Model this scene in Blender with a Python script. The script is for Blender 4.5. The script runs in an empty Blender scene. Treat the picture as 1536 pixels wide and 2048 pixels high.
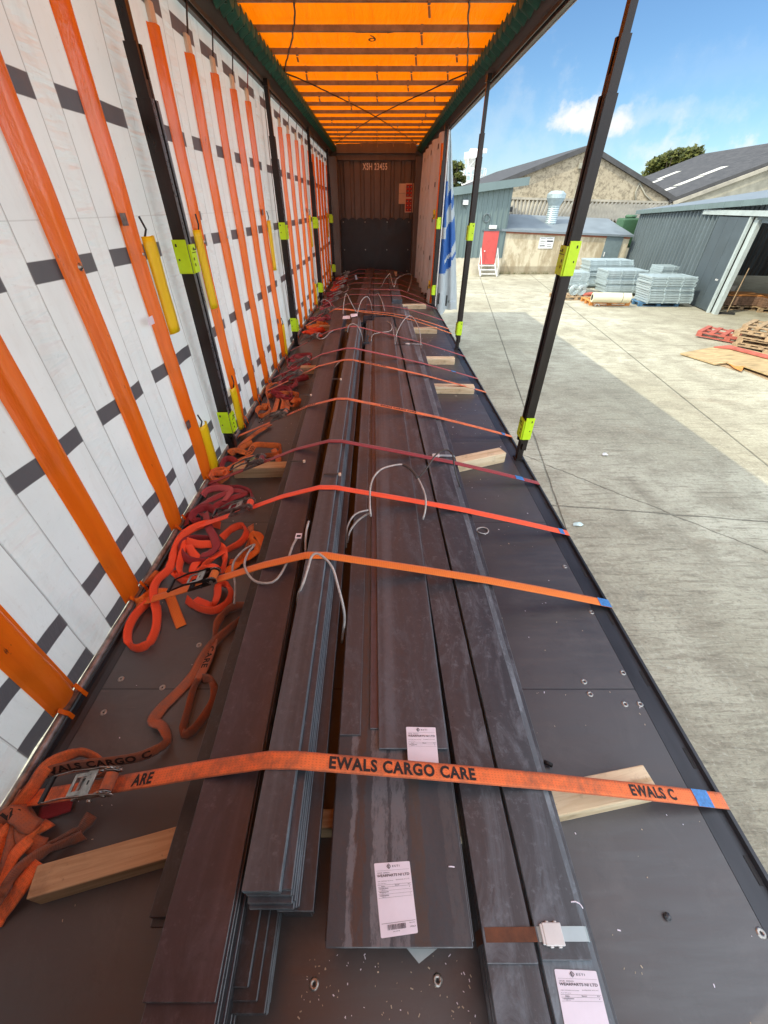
import bpy, math, random
from mathutils import Vector, Matrix, noise as mnoise

# ------------------------------------------------------------------ camera, sky, sun, exposure
S = bpy.context.scene
F_PX, PU, PV = 790.0, 754.0, 1024.0            # focal length and principal point in photo pixels
PITCH = math.atan(611 / 790.0)
CP, SP = math.cos(PITCH), math.sin(PITCH)
CZ, BED = 3.0, 1.4                             # eye height and loading-bed height above the yard
cam = bpy.data.objects.new('camera', bpy.data.cameras.new('camera'))
S.collection.objects.link(cam); S.camera = cam
cam.location = (0, 0, CZ); cam.rotation_euler = (math.pi / 2 - PITCH, 0, 0)
cam.data.sensor_fit = 'VERTICAL'; cam.data.sensor_height = 36.0; cam.data.lens = 36.0 * F_PX / 2048
cam.data.shift_x = (768 - PU) / 2048.0; cam.data.shift_y = 0
cam.data.clip_start = 0.05; cam.data.clip_end = 1500

SUN_TO = Vector((-0.954, -0.44, 1.0)).normalized()
SUN_EL = math.asin(SUN_TO.z); SUN_ROT = math.atan2(SUN_TO.x, SUN_TO.y)
sun = bpy.data.objects.new('sun', bpy.data.lights.new('sun', 'SUN'))
S.collection.objects.link(sun)
sun.data.energy = 4.2; sun.data.angle = math.radians(0.5); sun.data.color = (1.0, 0.93, 0.72)
sun.rotation_euler = (-SUN_TO).to_track_quat('-Z', 'Y').to_euler(); sun.location = (-20, -15, 30)
S.view_settings.view_transform = 'Standard'; S.view_settings.look = 'None'
S.view_settings.exposure = 0.0; S.view_settings.gamma = 1.0
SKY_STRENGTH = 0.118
FILL_CLOUD = 22.4                                   # cloud added outside the view as fill light, in sky-texture units

def cam_dir(u, v):
    a = (u - PU) / F_PX; b = (PV - v) / F_PX
    return Vector((a, CP + b * SP, -SP + b * CP))

def setup_world():
    w = bpy.data.worlds.new('World'); S.world = w; w.use_nodes = True
    nt = w.node_tree; nt.nodes.clear(); N = nt.nodes.new; L = nt.links.new
    sky = N('ShaderNodeTexSky'); sky.sky_type = 'NISHITA'; sky.sun_disc = False
    sky.sun_elevation = SUN_EL; sky.sun_rotation = SUN_ROT
    sky.air_density = 1.0; sky.dust_density = 0.25; sky.ozone_density = 3.5
    tc = N('ShaderNodeTexCoord')
    nz = N('ShaderNodeTexNoise'); nz.inputs['Scale'].default_value = 24; nz.inputs['Detail'].default_value = 8
    nz.inputs['Roughness'].default_value = 0.62
    L(tc.outputs['Generated'], nz.inputs['Vector'])
    tint = N('ShaderNodeMix'); tint.data_type = 'RGBA'; tint.blend_type = 'MULTIPLY'; tint.inputs[0].default_value = 1.0
    L(sky.outputs[0], tint.inputs[6]); tint.inputs[7].default_value = (.90, 1.12, 1.26, 1); cur = tint.outputs[2]
    # (u, v of the cloud centre in the photo, half-width, half-height in radians, density)
    clouds = [(1172, 240, .054, .026, 1.0), (1190, 228, .034, .022, .9), (1236, 238, .022, .022, .7), (1345, 268, .018, .020, .35), (1350, 300, .07, .024, .42),
              (1420, 312, .05, .02, .35), (1525, 318, .05, .022, .9), (1310, 225, .16, .018, .16), (1000, 240, .25, .06, .05),
              (1460, 140, .20, .03, .06), (980, 330, .40, .10, .14)]
    for u, v, rw, rh, dens in clouds:
        c = cam_dir(u, v).normalized()
        side = Vector((c.y, -c.x, 0)).normalized(); up = side.cross(c)
        def dotn(vec):
            d = N('ShaderNodeVectorMath'); d.operation = 'DOT_PRODUCT'
            L(tc.outputs['Generated'], d.inputs[0]); d.inputs[1].default_value = vec
            return d.outputs['Value']
        def m(op, a, b=None, clamp=False):
            x = N('ShaderNodeMath'); x.operation = op; x.use_clamp = clamp
            for i, q in enumerate((a, b)):
                if q is None: continue
                if isinstance(q, (int, float)): x.inputs[i].default_value = q
                else: L(q, x.inputs[i])
            return x.outputs[0]
        a = m('DIVIDE', dotn(side), rw); b = m('DIVIDE', dotn(up), rh)
        r = m('SQRT', m('ADD', m('MULTIPLY', a, a), m('MULTIPLY', b, b)))
        f = m('SUBTRACT', m('ADD', 1.05, m('MULTIPLY', m('SUBTRACT', nz.outputs['Fac'], 0.5), 3.2)), r)
        f = m('MULTIPLY', f, 1.15, True)
        front = m('GREATER_THAN', dotn(c), 0.0)
        f = m('MULTIPLY', m('MULTIPLY', f, front), dens)
        mx = N('ShaderNodeMix'); mx.data_type = 'RGBA'
        L(f, mx.inputs[0]); L(cur, mx.inputs[6]); mx.inputs[7].default_value = (9.0, 9.0, 8.8, 1)
        cur = mx.outputs[2]
    # bright broken cloud added overhead, behind and to the right, for fill light
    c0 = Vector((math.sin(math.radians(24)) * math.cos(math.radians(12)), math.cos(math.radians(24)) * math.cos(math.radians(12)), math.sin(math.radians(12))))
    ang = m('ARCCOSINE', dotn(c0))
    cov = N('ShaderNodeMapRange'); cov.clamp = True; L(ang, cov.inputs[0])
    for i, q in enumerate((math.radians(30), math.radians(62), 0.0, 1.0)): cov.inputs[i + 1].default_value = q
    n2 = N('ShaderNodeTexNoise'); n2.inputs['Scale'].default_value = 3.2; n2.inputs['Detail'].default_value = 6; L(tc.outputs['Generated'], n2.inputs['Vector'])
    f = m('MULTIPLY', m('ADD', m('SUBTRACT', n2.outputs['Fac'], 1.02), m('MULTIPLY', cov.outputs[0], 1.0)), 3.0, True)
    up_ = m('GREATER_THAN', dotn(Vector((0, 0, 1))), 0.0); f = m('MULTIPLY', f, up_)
    mx = N('ShaderNodeMix'); mx.data_type = 'RGBA'; L(f, mx.inputs[0]); L(cur, mx.inputs[6]); mx.inputs[7].default_value = (FILL_CLOUD * .90, FILL_CLOUD * .985, FILL_CLOUD * 1.09, 1)
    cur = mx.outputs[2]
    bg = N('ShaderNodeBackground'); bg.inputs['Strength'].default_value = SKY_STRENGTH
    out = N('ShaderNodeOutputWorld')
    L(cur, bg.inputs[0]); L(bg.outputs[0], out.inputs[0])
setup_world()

# ------------------------------------------------------------------ geometry helpers
def V(*a): return Vector(a)
def B(x, y, h=0.0): return Vector((x, y, BED + h))
def on_plane_z(u, v, z):
    d = cam_dir(u, v); t = (z - CZ) / d.z
    return Vector((d.x * t, d.y * t, z))
def bed(u, v, h=0.0): return on_plane_z(u, v, BED + h)
def gnd(u, v, h=0.0): return on_plane_z(u, v, h)
def wall_y(u, v, y):
    d = cam_dir(u, v); t = y / d.y
    return Vector((d.x * t, y, CZ + d.z * t))

class MB:
    """Collects shapes and links them as ONE mesh object."""
    def __init__(self): self.v = []; self.f = []; self.m = []; self.uv = []
    def add(self, verts, faces, mat=0, uvs=None):
        o = len(self.v); self.v += [Vector(p) for p in verts]
        self.f += [tuple(i + o for i in f) for f in faces]; self.m += [mat] * len(faces)
        self.uv += uvs if uvs is not None else [None] * len(faces)
        return self
    def box(self, lo, hi, mat=0, M=None):
        x0, y0, z0 = lo; x1, y1, z1 = hi
        p = [V(x, y, z) for z in (z0, z1) for y in (y0, y1) for x in (x0, x1)]
        if M is not None: p = [M @ q for q in p]
        return self.add(p, [(0, 2, 3, 1), (4, 5, 7, 6), (0, 1, 5, 4), (2, 6, 7, 3), (0, 4, 6, 2), (1, 3, 7, 5)], mat)
    def bar(self, a, b, w, h, mat=0, up=(0, 0, 1)):
        a, b = Vector(a), Vector(b); d = (b - a); n = d.normalized(); u = Vector(up)
        s = n.cross(u)
        if s.length < 1e-4: s = n.cross(Vector((1, 0, 0)))
        s.normalize(); u = s.cross(n)
        M = Matrix((s, n, u)).transposed().to_4x4(); M.translation = a
        return self.box((-w / 2, 0, -h / 2), (w / 2, d.length, h / 2), mat, M)
    def prism(self, poly, lo, hi, axis='y', mat=0, M=None):
        """poly: outline in the two other axes, extruded along axis."""
        def mk(p, t):
            q = V(p[0], t, p[1]) if axis == 'y' else (V(t, p[0], p[1]) if axis == 'x' else V(p[0], p[1], t))
            return M @ q if M is not None else q
        n = len(poly); vs = [mk(p, lo) for p in poly] + [mk(p, hi) for p in poly]
        fs = [tuple(range(n)), tuple(range(2 * n - 1, n - 1, -1))] + [(i, i + n, (i + 1) % n + n, (i + 1) % n) for i in range(n)]
        return self.add(vs, fs, mat)
    def tube(self, pts, r, seg=8, mat=0, caps=True, radii=None):
        pts = [Vector(p) for p in pts]; n = len(pts); vs = []; fs = []
        t = (pts[1] - pts[0]).normalized(); u = t.orthogonal().normalized()
        for i, p in enumerate(pts):
            t = (pts[min(i + 1, n - 1)] - pts[max(i - 1, 0)]).normalized()
            u = (u - t * u.dot(t)).normalized(); w = t.cross(u); rr = radii[i] if radii else r
            vs += [p + (u * math.cos(k * 2 * math.pi / seg) + w * math.sin(k * 2 * math.pi / seg)) * rr for k in range(seg)]
        for i in range(n - 1):
            for k in range(seg):
                a = i * seg + k; b = i * seg + (k + 1) % seg
                fs.append((a, b, b + seg, a + seg))
        if caps: fs += [tuple(range(seg - 1, -1, -1)), tuple(range((n - 1) * seg, n * seg))]
        return self.add(vs, fs, mat)
    def cyl(self, a, b, r, seg=16, mat=0, r2=None):
        return self.tube([a, b], r, seg, mat, True, [r, r if r2 is None else r2])
    def lathe(self, prof, c, seg=24, mat=0):
        vs = []; fs = []; n = len(prof)
        for r, z in prof:
            vs += [V(c[0] + r * math.cos(k * 2 * math.pi / seg), c[1] + r * math.sin(k * 2 * math.pi / seg), c[2] + z) for k in range(seg)]
        for i in range(n - 1):
            for k in range(seg):
                a = i * seg + k; b = i * seg + (k + 1) % seg
                fs.append((a, b, b + seg, a + seg))
        return self.add(vs, fs, mat)
    def grid(self, P, mat=0, uvf=None, close=False, matf=None):
        """P: rows of points."""
        r, c = len(P), len(P[0]); o = len(self.v)
        self.v += [Vector(p) for row in P for p in row]
        for i in range(r - 1):
            for j in range(c - 1):
                self.f.append((o + i * c + j, o + i * c + j + 1, o + (i + 1) * c + j + 1, o + (i + 1) * c + j))
                self.m.append(matf(i, j) if matf else mat)
                self.uv.append([uvf(i, j), uvf(i, j + 1), uvf(i + 1, j + 1), uvf(i + 1, j)] if uvf else None)
        return self
    def build(self, name, mats, parent=None, smooth=False, bevel=0.0, base=None, link=True):
        if not isinstance(mats, (list, tuple)): mats = [mats]
        if parent is not None: off = WORLD[parent.name]
        elif base is not None: off = Vector(base)
        else:
            xs = [p.x for p in self.v]; ys = [p.y for p in self.v]
            off = V((min(xs) + max(xs)) / 2, (min(ys) + max(ys)) / 2, min(p.z for p in self.v))
        me = bpy.data.meshes.new(name)
        me.from_pydata([p - off for p in self.v], [], self.f)
        for m in mats: me.materials.append(m)
        me.polygons.foreach_set('material_index', self.m)
        if smooth: me.polygons.foreach_set('use_smooth', [True] * len(self.f))
        if any(u is not None for u in self.uv):
            lay = me.uv_layers.new(name='UVMap'); k = 0
            for poly, u in zip(me.polygons, self.uv):
                for q, li in enumerate(poly.loop_indices): lay.data[li].uv = u[q] if u else (0, 0)
        me.update()
        o = bpy.data.objects.new(name, me); S.collection.objects.link(o)
        if parent is not None: o.parent = parent; WORLD[o.name] = WORLD[parent.name]
        else: o.location = off; WORLD[o.name] = off
        if bevel:
            b = o.modifiers.new('bevel', 'BEVEL'); b.width = bevel; b.segments = 2; b.limit_method = 'ANGLE'; b.angle_limit = math.radians(40)
        return o
WORLD = {}
def thing(name, label, cat, loc=(0, 0, 0), group=None):
    o = bpy.data.objects.new(name, None); S.collection.objects.link(o); o.location = loc; o.empty_display_size = .1
    WORLD[o.name] = Vector(loc)
    return tag(o, label, cat, group)
def tag(o, label=None, cat=None, group=None, kind=None):
    if label: o['label'] = label
    if cat: o['category'] = cat
    if group: o['group'] = group
    if kind: o['kind'] = kind
    return o
def children(o): return [c for c in S.objects if c.parent == o]
def copy_tree(o, loc=None, rot=None, label=None, parent=None, kids=None):
    c = o.copy(); S.collection.objects.link(c)
    if parent is not None: c.parent = parent
    if loc is not None: c.location = loc
    if rot is not None: c.rotation_euler = rot
    if label: c['label'] = label
    for k in (kids if kids is not None else list(o.children)): copy_tree(k, parent=c)
    return c

def spline(pts, step=0.02):
    """Catmull-Rom through tuples of floats, resampled roughly every step metres."""
    P = [list(map(float, p)) for p in pts]; n = len(P); out = []
    for i in range(n - 1):
        p0 = P[max(i - 1, 0)]; p1 = P[i]; p2 = P[i + 1]; p3 = P[min(i + 2, n - 1)]
        d = math.dist(p1[:3], p2[:3]); k = max(2, int(d / step))
        for j in range(k):
            t = j / k
            out.append([0.5 * ((2 * b) + (-a + c) * t + (2 * a - 5 * b + 4 * c - d_) * t * t + (-a + 3 * b - 3 * c + d_) * t ** 3)
                        for a, b, c, d_ in zip(p0, p1, p2, p3)])
    out.append(P[-1]); return out

TEXTS = {}
def text_mesh(s, bold=0.0, spacing=1.0, shear=0.0):
    key = (s, bold, spacing, shear)
    if key in TEXTS: return TEXTS[key]
    cu = bpy.data.curves.new('lettering', 'FONT'); cu.body = s; cu.size = 1.0; cu.offset = bold; cu.space_character = spacing
    cu.resolution_u = 3; cu.fill_mode = 'FRONT'; cu.shear = shear
    o = bpy.data.objects.new('lettering', cu); S.collection.objects.link(o)
    bpy.context.view_layer.update()
    dg = bpy.context.evaluated_depsgraph_get()
    me = bpy.data.meshes.new_from_object(o.evaluated_get(dg))
    vs = [v.co.copy() for v in me.vertices]; fs = [tuple(p.vertices) for p in me.polygons]
    bpy.data.objects.remove(o); bpy.data.curves.remove(cu); bpy.data.meshes.remove(me)
    xs = [v.x for v in vs]; x0 = min(xs); w = max(xs) - x0
    vs = [V(v.x - x0, v.y, 0) for v in vs]
    TEXTS[key] = (vs, fs, w); return TEXTS[key]
# ------------------------------------------------------------------ materials
class NT:
    def __init__(self, name):
        self.mat = bpy.data.materials.new(name); self.mat.use_nodes = True
        self.t = self.mat.node_tree; self.t.nodes.clear()
        self.out = self.t.nodes.new('ShaderNodeOutputMaterial')
        self.tc = self.t.nodes.new('ShaderNodeTexCoord')
    def put(self, sock, val):
        if isinstance(val, bpy.types.NodeSocket): self.t.links.new(val, sock)
        elif isinstance(val, (tuple, list)) and len(val) == 3 and sock.type == 'RGBA': sock.default_value = (*val, 1)
        else: sock.default_value = val
    def n(self, kind, props=None, **ins):
        x = self.t.nodes.new('ShaderNode' + kind)
        for k, v in (props or {}).items(): setattr(x, k, v)
        for k, v in ins.items():
            self.put(x.inputs[int(k[1:])] if k[0] == '_' else x.inputs[k.replace('__', ' ')], v)
        return x
    def math(self, op, a, b=0.0, c=None, clamp=False):
        x = self.n('Math', {'operation': op, 'use_clamp': clamp}); self.put(x.inputs[0], a); self.put(x.inputs[1], b)
        if c is not None: self.put(x.inputs[2], c)
        return x.outputs[0]
    def mix(self, f, a, b, blend='MIX'):
        x = self.n('Mix', {'data_type': 'RGBA', 'blend_type': blend}); self.put(x.inputs[0], f); self.put(x.inputs[6], a); self.put(x.inputs[7], b)
        return x.outputs[2]
    def coord(self, scale=(1, 1, 1), src='Object', rot=(0, 0, 0)):
        return self.n('Mapping', Vector=self.tc.outputs[src], Scale=scale, Rotation=rot).outputs[0]
    def noise(self, vec, scale, detail=4, rough=.55, dist=0.0):
        return self.n('TexNoise', Vector=vec, Scale=scale, Detail=detail, Roughness=rough, Distortion=dist).outputs['Fac']
    def ramp(self, f, lo, hi, a=0.0, b=1.0):
        return self.n('MapRange', {'clamp': True}, Value=f, From__Min=lo, From__Max=hi, To__Min=a, To__Max=b).outputs[0]
    def sep(self, vec): return self.n('SeparateXYZ', Vector=vec).outputs
    def bump(self, h, strength=.3, dist=.01): return self.n('Bump', Height=h, Strength=strength, Distance=dist).outputs[0]
    def bsdf(self, color, rough=.5, metal=0.0, normal=None, spec=.5, **kw):
        p = self.n('BsdfPrincipled'); self.put(p.inputs['Base Color'], color); self.put(p.inputs['Roughness'], rough)
        self.put(p.inputs['Metallic'], metal); self.put(p.inputs['Specular IOR Level'], spec)
        if normal is not None: self.put(p.inputs['Normal'], normal)
        for k, v in kw.items(): self.put(p.inputs[k.replace('__', ' ')], v)
        return p.outputs[0]
    def done(self, shader): self.t.links.new(shader, self.out.inputs[0]); return self.mat

def plain(name, col, rough=.5, metal=0.0, var=.15, scale=8, bump=0.0, spec=.5, stretch=(1, 1, 1)):
    t = NT(name); v = t.coord(stretch); f = t.noise(v, scale, 5, .6)
    lo = tuple(c * (1 - var) for c in col); hi = tuple(min(1, c * (1 + var)) for c in col)
    nrm = t.bump(t.noise(v, scale * 6, 3), bump, .004) if bump else None
    r = t.ramp(f, .3, .7, max(.05, rough - .08), min(1, rough + .08))
    return t.done(t.bsdf(t.mix(t.ramp(f, .3, .7), lo, hi), r, metal, nrm, spec))

def steel(name, base, blue, rough=.42, streak=.6):
    """Hot-rolled steel with mill scale: streaks along the bar, scuffs, rust bloom."""
    t = NT(name); g = t.tc.outputs['Object']
    ln = t.noise(t.coord((15, .10, 15)), 1.0, 3, .6); ln2 = t.noise(t.coord((7, 2.2, 7)), 1.6, 8, .74, .8); mot = t.noise(g, 38, 6, .75)
    blotch = t.noise(t.coord((3, 1.2, 3)), 2.0, 6, .65); fine = t.noise(g, 140, 3, .7)
    col = t.mix(t.ramp(ln, .35, .7), base, tuple(c * .72 for c in base))
    col = t.mix(t.math('MULTIPLY', t.ramp(ln, .52, .40), streak * .8), col, blue)
    col = t.mix(t.math('MULTIPLY', t.ramp(ln2, .50, .70), streak), col, blue)
    col = t.mix(t.ramp(mot, .54, .72, 0, .55), col, tuple(c * .5 for c in base)); col = t.mix(t.ramp(mot, .44, .32, 0, .4), col, tuple(c * 1.25 for c in blue))
    col = t.mix(t.ramp(blotch, .60, .78, 0, .22), col, tuple((c + d) / 2 for c, d in zip(base, (.10, .062, .046))))
    col = t.mix(t.ramp(blotch, .42, .26, 0, .4), col, tuple(c * .55 for c in base))
    scuff = t.ramp(t.noise(t.coord((60, 14, 60)), 1.0, 6, .8), .70, .78)
    col = t.mix(t.math('MULTIPLY', scuff, .5), col, (.22, .21, .21))
    h = t.math('ADD', t.math('MULTIPLY', fine, .25), t.math('MULTIPLY', ln2, .9))
    r = t.ramp(t.math('ADD', t.math('MULTIPLY', ln2, .6), t.math('MULTIPLY', fine, .4)), .35, .65, rough - .1, rough + .16)
    return t.done(t.bsdf(col, r, .15, t.bump(h, .25, .003), .7))

def webbing(name, base, dirt=.3, dirtcol=(.075, .055, .045), stitch=.35):
    """Polyester strap: fine cross ribs, rows of dark stitches, soiled edges. UV: u metres along, v 0..1 across."""
    t = NT(name); s = t.sep(t.tc.outputs['UV']); u, v = s[0], s[1]
    rib = t.math('SINE', t.math('MULTIPLY', u, 2 * math.pi / .0042))
    row = t.math('SINE', t.math('MULTIPLY', v, 2 * math.pi * 7))
    dash = t.math('SINE', t.math('MULTIPLY', u, 2 * math.pi / .0105))
    st = t.math('MULTIPLY', t.ramp(row, .45, .8), t.ramp(dash, -.1, .5))
    edge = t.ramp(t.math('ABSOLUTE', t.math('SUBTRACT', v, .5)), .41, .46)
    dn = t.noise(t.coord((1, 1, 1)), 7, 6, .7); dn2 = t.noise(t.coord((1, 1, 1)), 45, 4, .7)
    col = t.mix(t.math('MULTIPLY', st, stitch), base, tuple(c * .32 for c in base))
    col = t.mix(t.math('MULTIPLY', edge, .35 + dirt * .5), col, tuple((c + d) / 2 * .7 for c, d in zip(base, dirtcol)))
    d = t.math('MULTIPLY', t.ramp(t.math('ADD', t.math('MULTIPLY', dn, .7), t.math('MULTIPLY', dn2, .3)), .62 - dirt * .4, .78 - dirt * .2), min(1, dirt * 2.2))
    col = t.mix(d, col, dirtcol)
    h = t.math('ADD', t.math('MULTIPLY', rib, .5), t.math('MULTIPLY', st, -1.0))
    sh = t.bsdf(col, .62, 0, t.bump(h, .35, .0012), .3, Sheen__Weight=.15)
    return t.done(sh)

def make_materials():
    m = {}
    # yard concrete: brushed, stained, with slab joints and cracks
    t = NT('yard_concrete'); g = t.tc.outputs['Object']; s = t.sep(g)
    big = t.noise(g, .22, 5, .6); mid = t.noise(g, 1.6, 6, .65, .4); fine = t.noise(g, 26, 5, .7)
    brush = t.noise(t.coord((1.2, 9, 1), rot=(0, 0, .35)), 1.7, 6, .72, .8)
    col = t.mix(t.ramp(big, .40, .60), (0.375, 0.346, 0.255), (0.515, 0.488, 0.375))
    col = t.mix(t.ramp(mid, .42, .66, 0, .8), col, (0.274, 0.246, 0.182))
    col = t.mix(t.ramp(brush, .50, .66, 0, .8), col, (0.220, 0.196, 0.144))
    col = t.mix(t.ramp(fine, .52, .70, 0, .60), col, (0.167, 0.154, 0.118))
    col = t.mix(t.ramp(fine, .45, .3, 0, .5), col, (0.562, 0.547, 0.448))
    rust = t.ramp(t.noise(g, .75, 5, .65, .6), .60, .74, 0, .45); col = t.mix(rust, col, (0.243, 0.162, 0.099))
    oil = t.ramp(t.noise(t.coord((1, 1, 1), rot=(0, 0, 1)), .9, 6, .7, 1.2), .66, .76, 0, .5); col = t.mix(oil, col, (0.129, 0.119, 0.099))
    tyre = t.ramp(t.noise(t.coord((2.6, .22, 1), rot=(0, 0, -.5)), 1.0, 5, .6, .5), .60, .72, 0, .30); col = t.mix(tyre, col, (0.190, 0.173, 0.133))
    wob = t.math('MULTIPLY', t.math('SUBTRACT', t.noise(g, 2.2, 5, .7), .5), .16)
    def joint(p, q, w, wobble=1.0):
        dx, dy = q[0] - p[0], q[1] - p[1]; L = math.hypot(dx, dy); nx, ny = -dy / L, dx / L
        d = t.math('ADD', t.math('MULTIPLY', s[0], nx), t.math('MULTIPLY_ADD', s[1], ny, -(nx * p[0] + ny * p[1])))
        d = t.math('ABSOLUTE', t.math('ADD', d, t.math('MULTIPLY', wob, wobble)))
        return t.ramp(d, w, w * .35)
    js = None
    for p, q, w, wb in [((4.3, 16.7), (2.05, 2.5), .016, .15), ((7.4, 17.2), (6.3, 9.2), .02, .15), ((2.4, 4.0), (4.7, 3.69), .014, .5),
                        ((0, 20.6), (10, 20.2), .03, .3), ((2.7, 4.8), (3.57, 3.9), .011, 1.0), ((0, 11.9), (10, 11.2), .012, .7)]:
        j = joint(p, q, w, wb); js = j if js is None else t.math('MAXIMUM', js, j)
    col = t.mix(t.math('MULTIPLY', js, .45), col, (0.053, 0.046, 0.038))
    hh = t.math('ADD', t.math('MULTIPLY', fine, .5), t.math('MULTIPLY', brush, .7)); hh = t.math('SUBTRACT', hh, js)
    m['yard'] = t.done(t.bsdf(col, .9, 0, t.bump(hh, .8, .03), .2))
    # loading bed: brown film-faced plywood
    t = NT('bed_plywood'); g = t.tc.outputs['Object']; s = t.sep(g)
    n1 = t.noise(g, 1.3, 5, .65); n2 = t.noise(t.coord((1, 7, 1)), 4, 6, .7); n3 = t.noise(g, 60, 4, .7)
    col = t.mix(t.ramp(n1, .3, .7), (.044, .039, .039), (.066, .060, .060))
    col = t.mix(t.ramp(t.noise(g, 2.7, 7, .72, .6), .52, .70, 0, .55), col, (.105, .095, .090)); col = t.mix(t.ramp(t.noise(t.coord((1, 1, 1), rot=(0, 0, .8)), 11, 7, .78), .56, .72, 0, .45), col, (.022, .018, .017))
    col = t.mix(t.ramp(n2, .5, .72, 0, .5), col, (.075, .065, .062))
    col = t.mix(t.ramp(n3, .62, .75, 0, .3), col, (.13, .118, .11))
    scr = t.ramp(t.noise(t.coord((4, 40, 1), rot=(0, 0, .5)), 1.5, 4, .6), .70, .74); col = t.mix(t.math('MULTIPLY', scr, .35), col, (.14, .11, .085))
    y = t.math('ADD', s[1], -0.856 + 6.6); jm = t.math('PINGPONG', y, 1.105 / 2); jl = t.ramp(jm, .0045, .002)
    col = t.mix(jl, col, (.008, .006, .005))
    r = t.ramp(t.math('ADD', t.math('MULTIPLY', n2, .6), t.math('MULTIPLY', n1, .4)), .35, .65, .34, .54)
    m['bed'] = t.done(t.bsdf(col, r, 0, t.bump(t.math('SUBTRACT', t.math('MULTIPLY', n2, .6), jl), .14, .004), .9))
    # left curtain sheet (u: metres along the trailer, v: metres above the bed)
    t = NT('curtain_sheet'); s = t.sep(t.tc.outputs['UV']); u, v = s[0], s[1]
    ph = t.math('PINGPONG', t.math('ADD', u, -.79 + 11.2), .28)            # 0 at a batten, .28 mid-bay
    strip = t.ramp(ph, .205, .209)
    row = None
    for z in (.055, .283, .825, 1.401, 1.951, 2.505):
        c = t.ramp(t.math('ABSOLUTE', t.math('SUBTRACT', v, z)), .037, .034); row = c if row is None else t.math('MAXIMUM', row, c)
    band = t.math('MULTIPLY', row, t.math('SUBTRACT', 1.0, strip))
    seam = t.ramp(t.math('ABSOLUTE', t.math('SUBTRACT', ph, .203)), .0024, .0012)
    seam2 = t.ramp(t.math('ABSOLUTE', t.math('SUBTRACT', v, 1.56)), .003, .0015)
    n1 = t.noise(t.tc.outputs['UV'], 2.3, 5, .6); n2 = t.noise(t.tc.outputs['UV'], 28, 5, .7)
    col = t.mix(t.ramp(n1, .3, .7), (.63, .695, .715), (.70, .76, .775))
    col = t.mix(t.ramp(n2, .60, .76, 0, .40), col, (.40, .39, .37))
    col = t.mix(t.ramp(t.noise(t.n('Mapping', Vector=t.tc.outputs['UV'], Scale=(5, .8, 1)).outputs[0], 1.6, 5, .65), .52, .74, 0, .30), col, (.45, .45, .44))
    scr = t.ramp(t.noise(t.n('Mapping', Vector=t.tc.outputs['UV'], Scale=(30, 5, 1), Rotation=(0, 0, .7)).outputs[0], 1, 4, .6), .72, .76)
    col = t.mix(t.math('MULTIPLY', scr, .5), col, (.25, .25, .25))
    col = t.mix(band, col, (.085, .085, .096)); col = t.mix(t.math('MULTIPLY', t.math('MAXIMUM', seam, t.math('MULTIPLY', seam2, .35)), .7), col, (.16, .16, .16))
    cr = t.noise(t.n('Mapping', Vector=t.tc.outputs['UV'], Scale=(2.2, 11, 1)).outputs[0], 1.6, 3, .5, .35)
    wr = t.noise(t.n('Mapping', Vector=t.tc.outputs['UV'], Scale=(2.4, 1.2, 1), Rotation=(0, 0, .6)).outputs[0], 2.2, 5, .6, .6)
    low = t.ramp(v, 1.0, .2)
    big = t.noise(t.tc.outputs['UV'], 1.1, 3, .5, .4)
    h = t.math('ADD', t.math('MULTIPLY', t.math('MULTIPLY', cr, strip), 1.1), t.math('MULTIPLY', t.math('MULTIPLY', wr, t.math('ADD', low, .25)), .8)); h = t.math('ADD', h, t.math('MULTIPLY', big, 1.2))
    nrm = t.bump(h, .60, .03)
    ps = t.bsdf(col, t.math('SUBTRACT', t.ramp(n1, .3, .7, .32, .46), t.math('MULTIPLY', strip, .06)), 0, nrm, .55)
    tr = t.n('BsdfTranslucent', Color=col, Normal=nrm).outputs[0]
    m['curtain'] = t.done(t.n('MixShader', _0=.15, _1=ps, _2=tr).outputs[0])
    # orange sleeves
    t = NT('orange_sleeve'); g = t.tc.outputs['Object']; n1 = t.noise(t.coord((6, 6, 1.4)), 2, 5, .6); n2 = t.noise(t.coord((40, 40, 10)), 1, 4, .75)
    col = t.mix(t.ramp(n1, .3, .7), (.92, .175, .010), (.97, .225, .014)); col = t.mix(t.ramp(n2, .665, .72, 0, .85), col, (.10, .035, .02)); col = t.mix(t.ramp(t.noise(t.coord((14, 14, .6)), 1, 5, .6), .55, .75, 0, .35), col, (.50, .075, .012))
    nrm = t.bump(t.math('ADD', n1, t.math('MULTIPLY', n2, .2)), .45, .02)
    ps = t.bsdf(col, .20, 0, nrm, .8); tr = t.n('BsdfTranslucent', Color=col).outputs[0]
    m['sleeve'] = t.done(t.n('MixShader', _0=.22, _1=ps, _2=tr).outputs[0])
    t = NT('yellow_pvc'); n1 = t.noise(t.coord((8, 8, 3)), 2, 5, .6); n2 = t.noise(t.coord((50, 50, 20)), 1, 3, .7)
    col = t.mix(t.ramp(n1, .3, .7), (.86, .58, .006), (.93, .68, .01)); col = t.mix(t.ramp(n2, .70, .78, 0, .5), col, (.2, .12, .03))
    ps = t.bsdf(col, .42, 0, t.bump(n1, .25, .02), .45); tr = t.n('BsdfTranslucent', Color=col).outputs[0]
    m['yellow'] = t.done(t.n('MixShader', _0=.15, _1=ps, _2=tr).outputs[0])
    # orange roof tarpaulin
    t = NT('roof_tarpaulin'); g = t.tc.outputs['Object']; n1 = t.noise(t.coord((6.5, .8, 1)), 1.6, 5, .62, .5); n2 = t.noise(g, 5, 6, .68)
    col = t.mix(t.ramp(n1, .3, .7), (.86, .165, .0005), (.92, .200, .001)); col = t.mix(t.ramp(n2, .55, .75, 0, .45), col, (.55, .12, .004))
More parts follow.
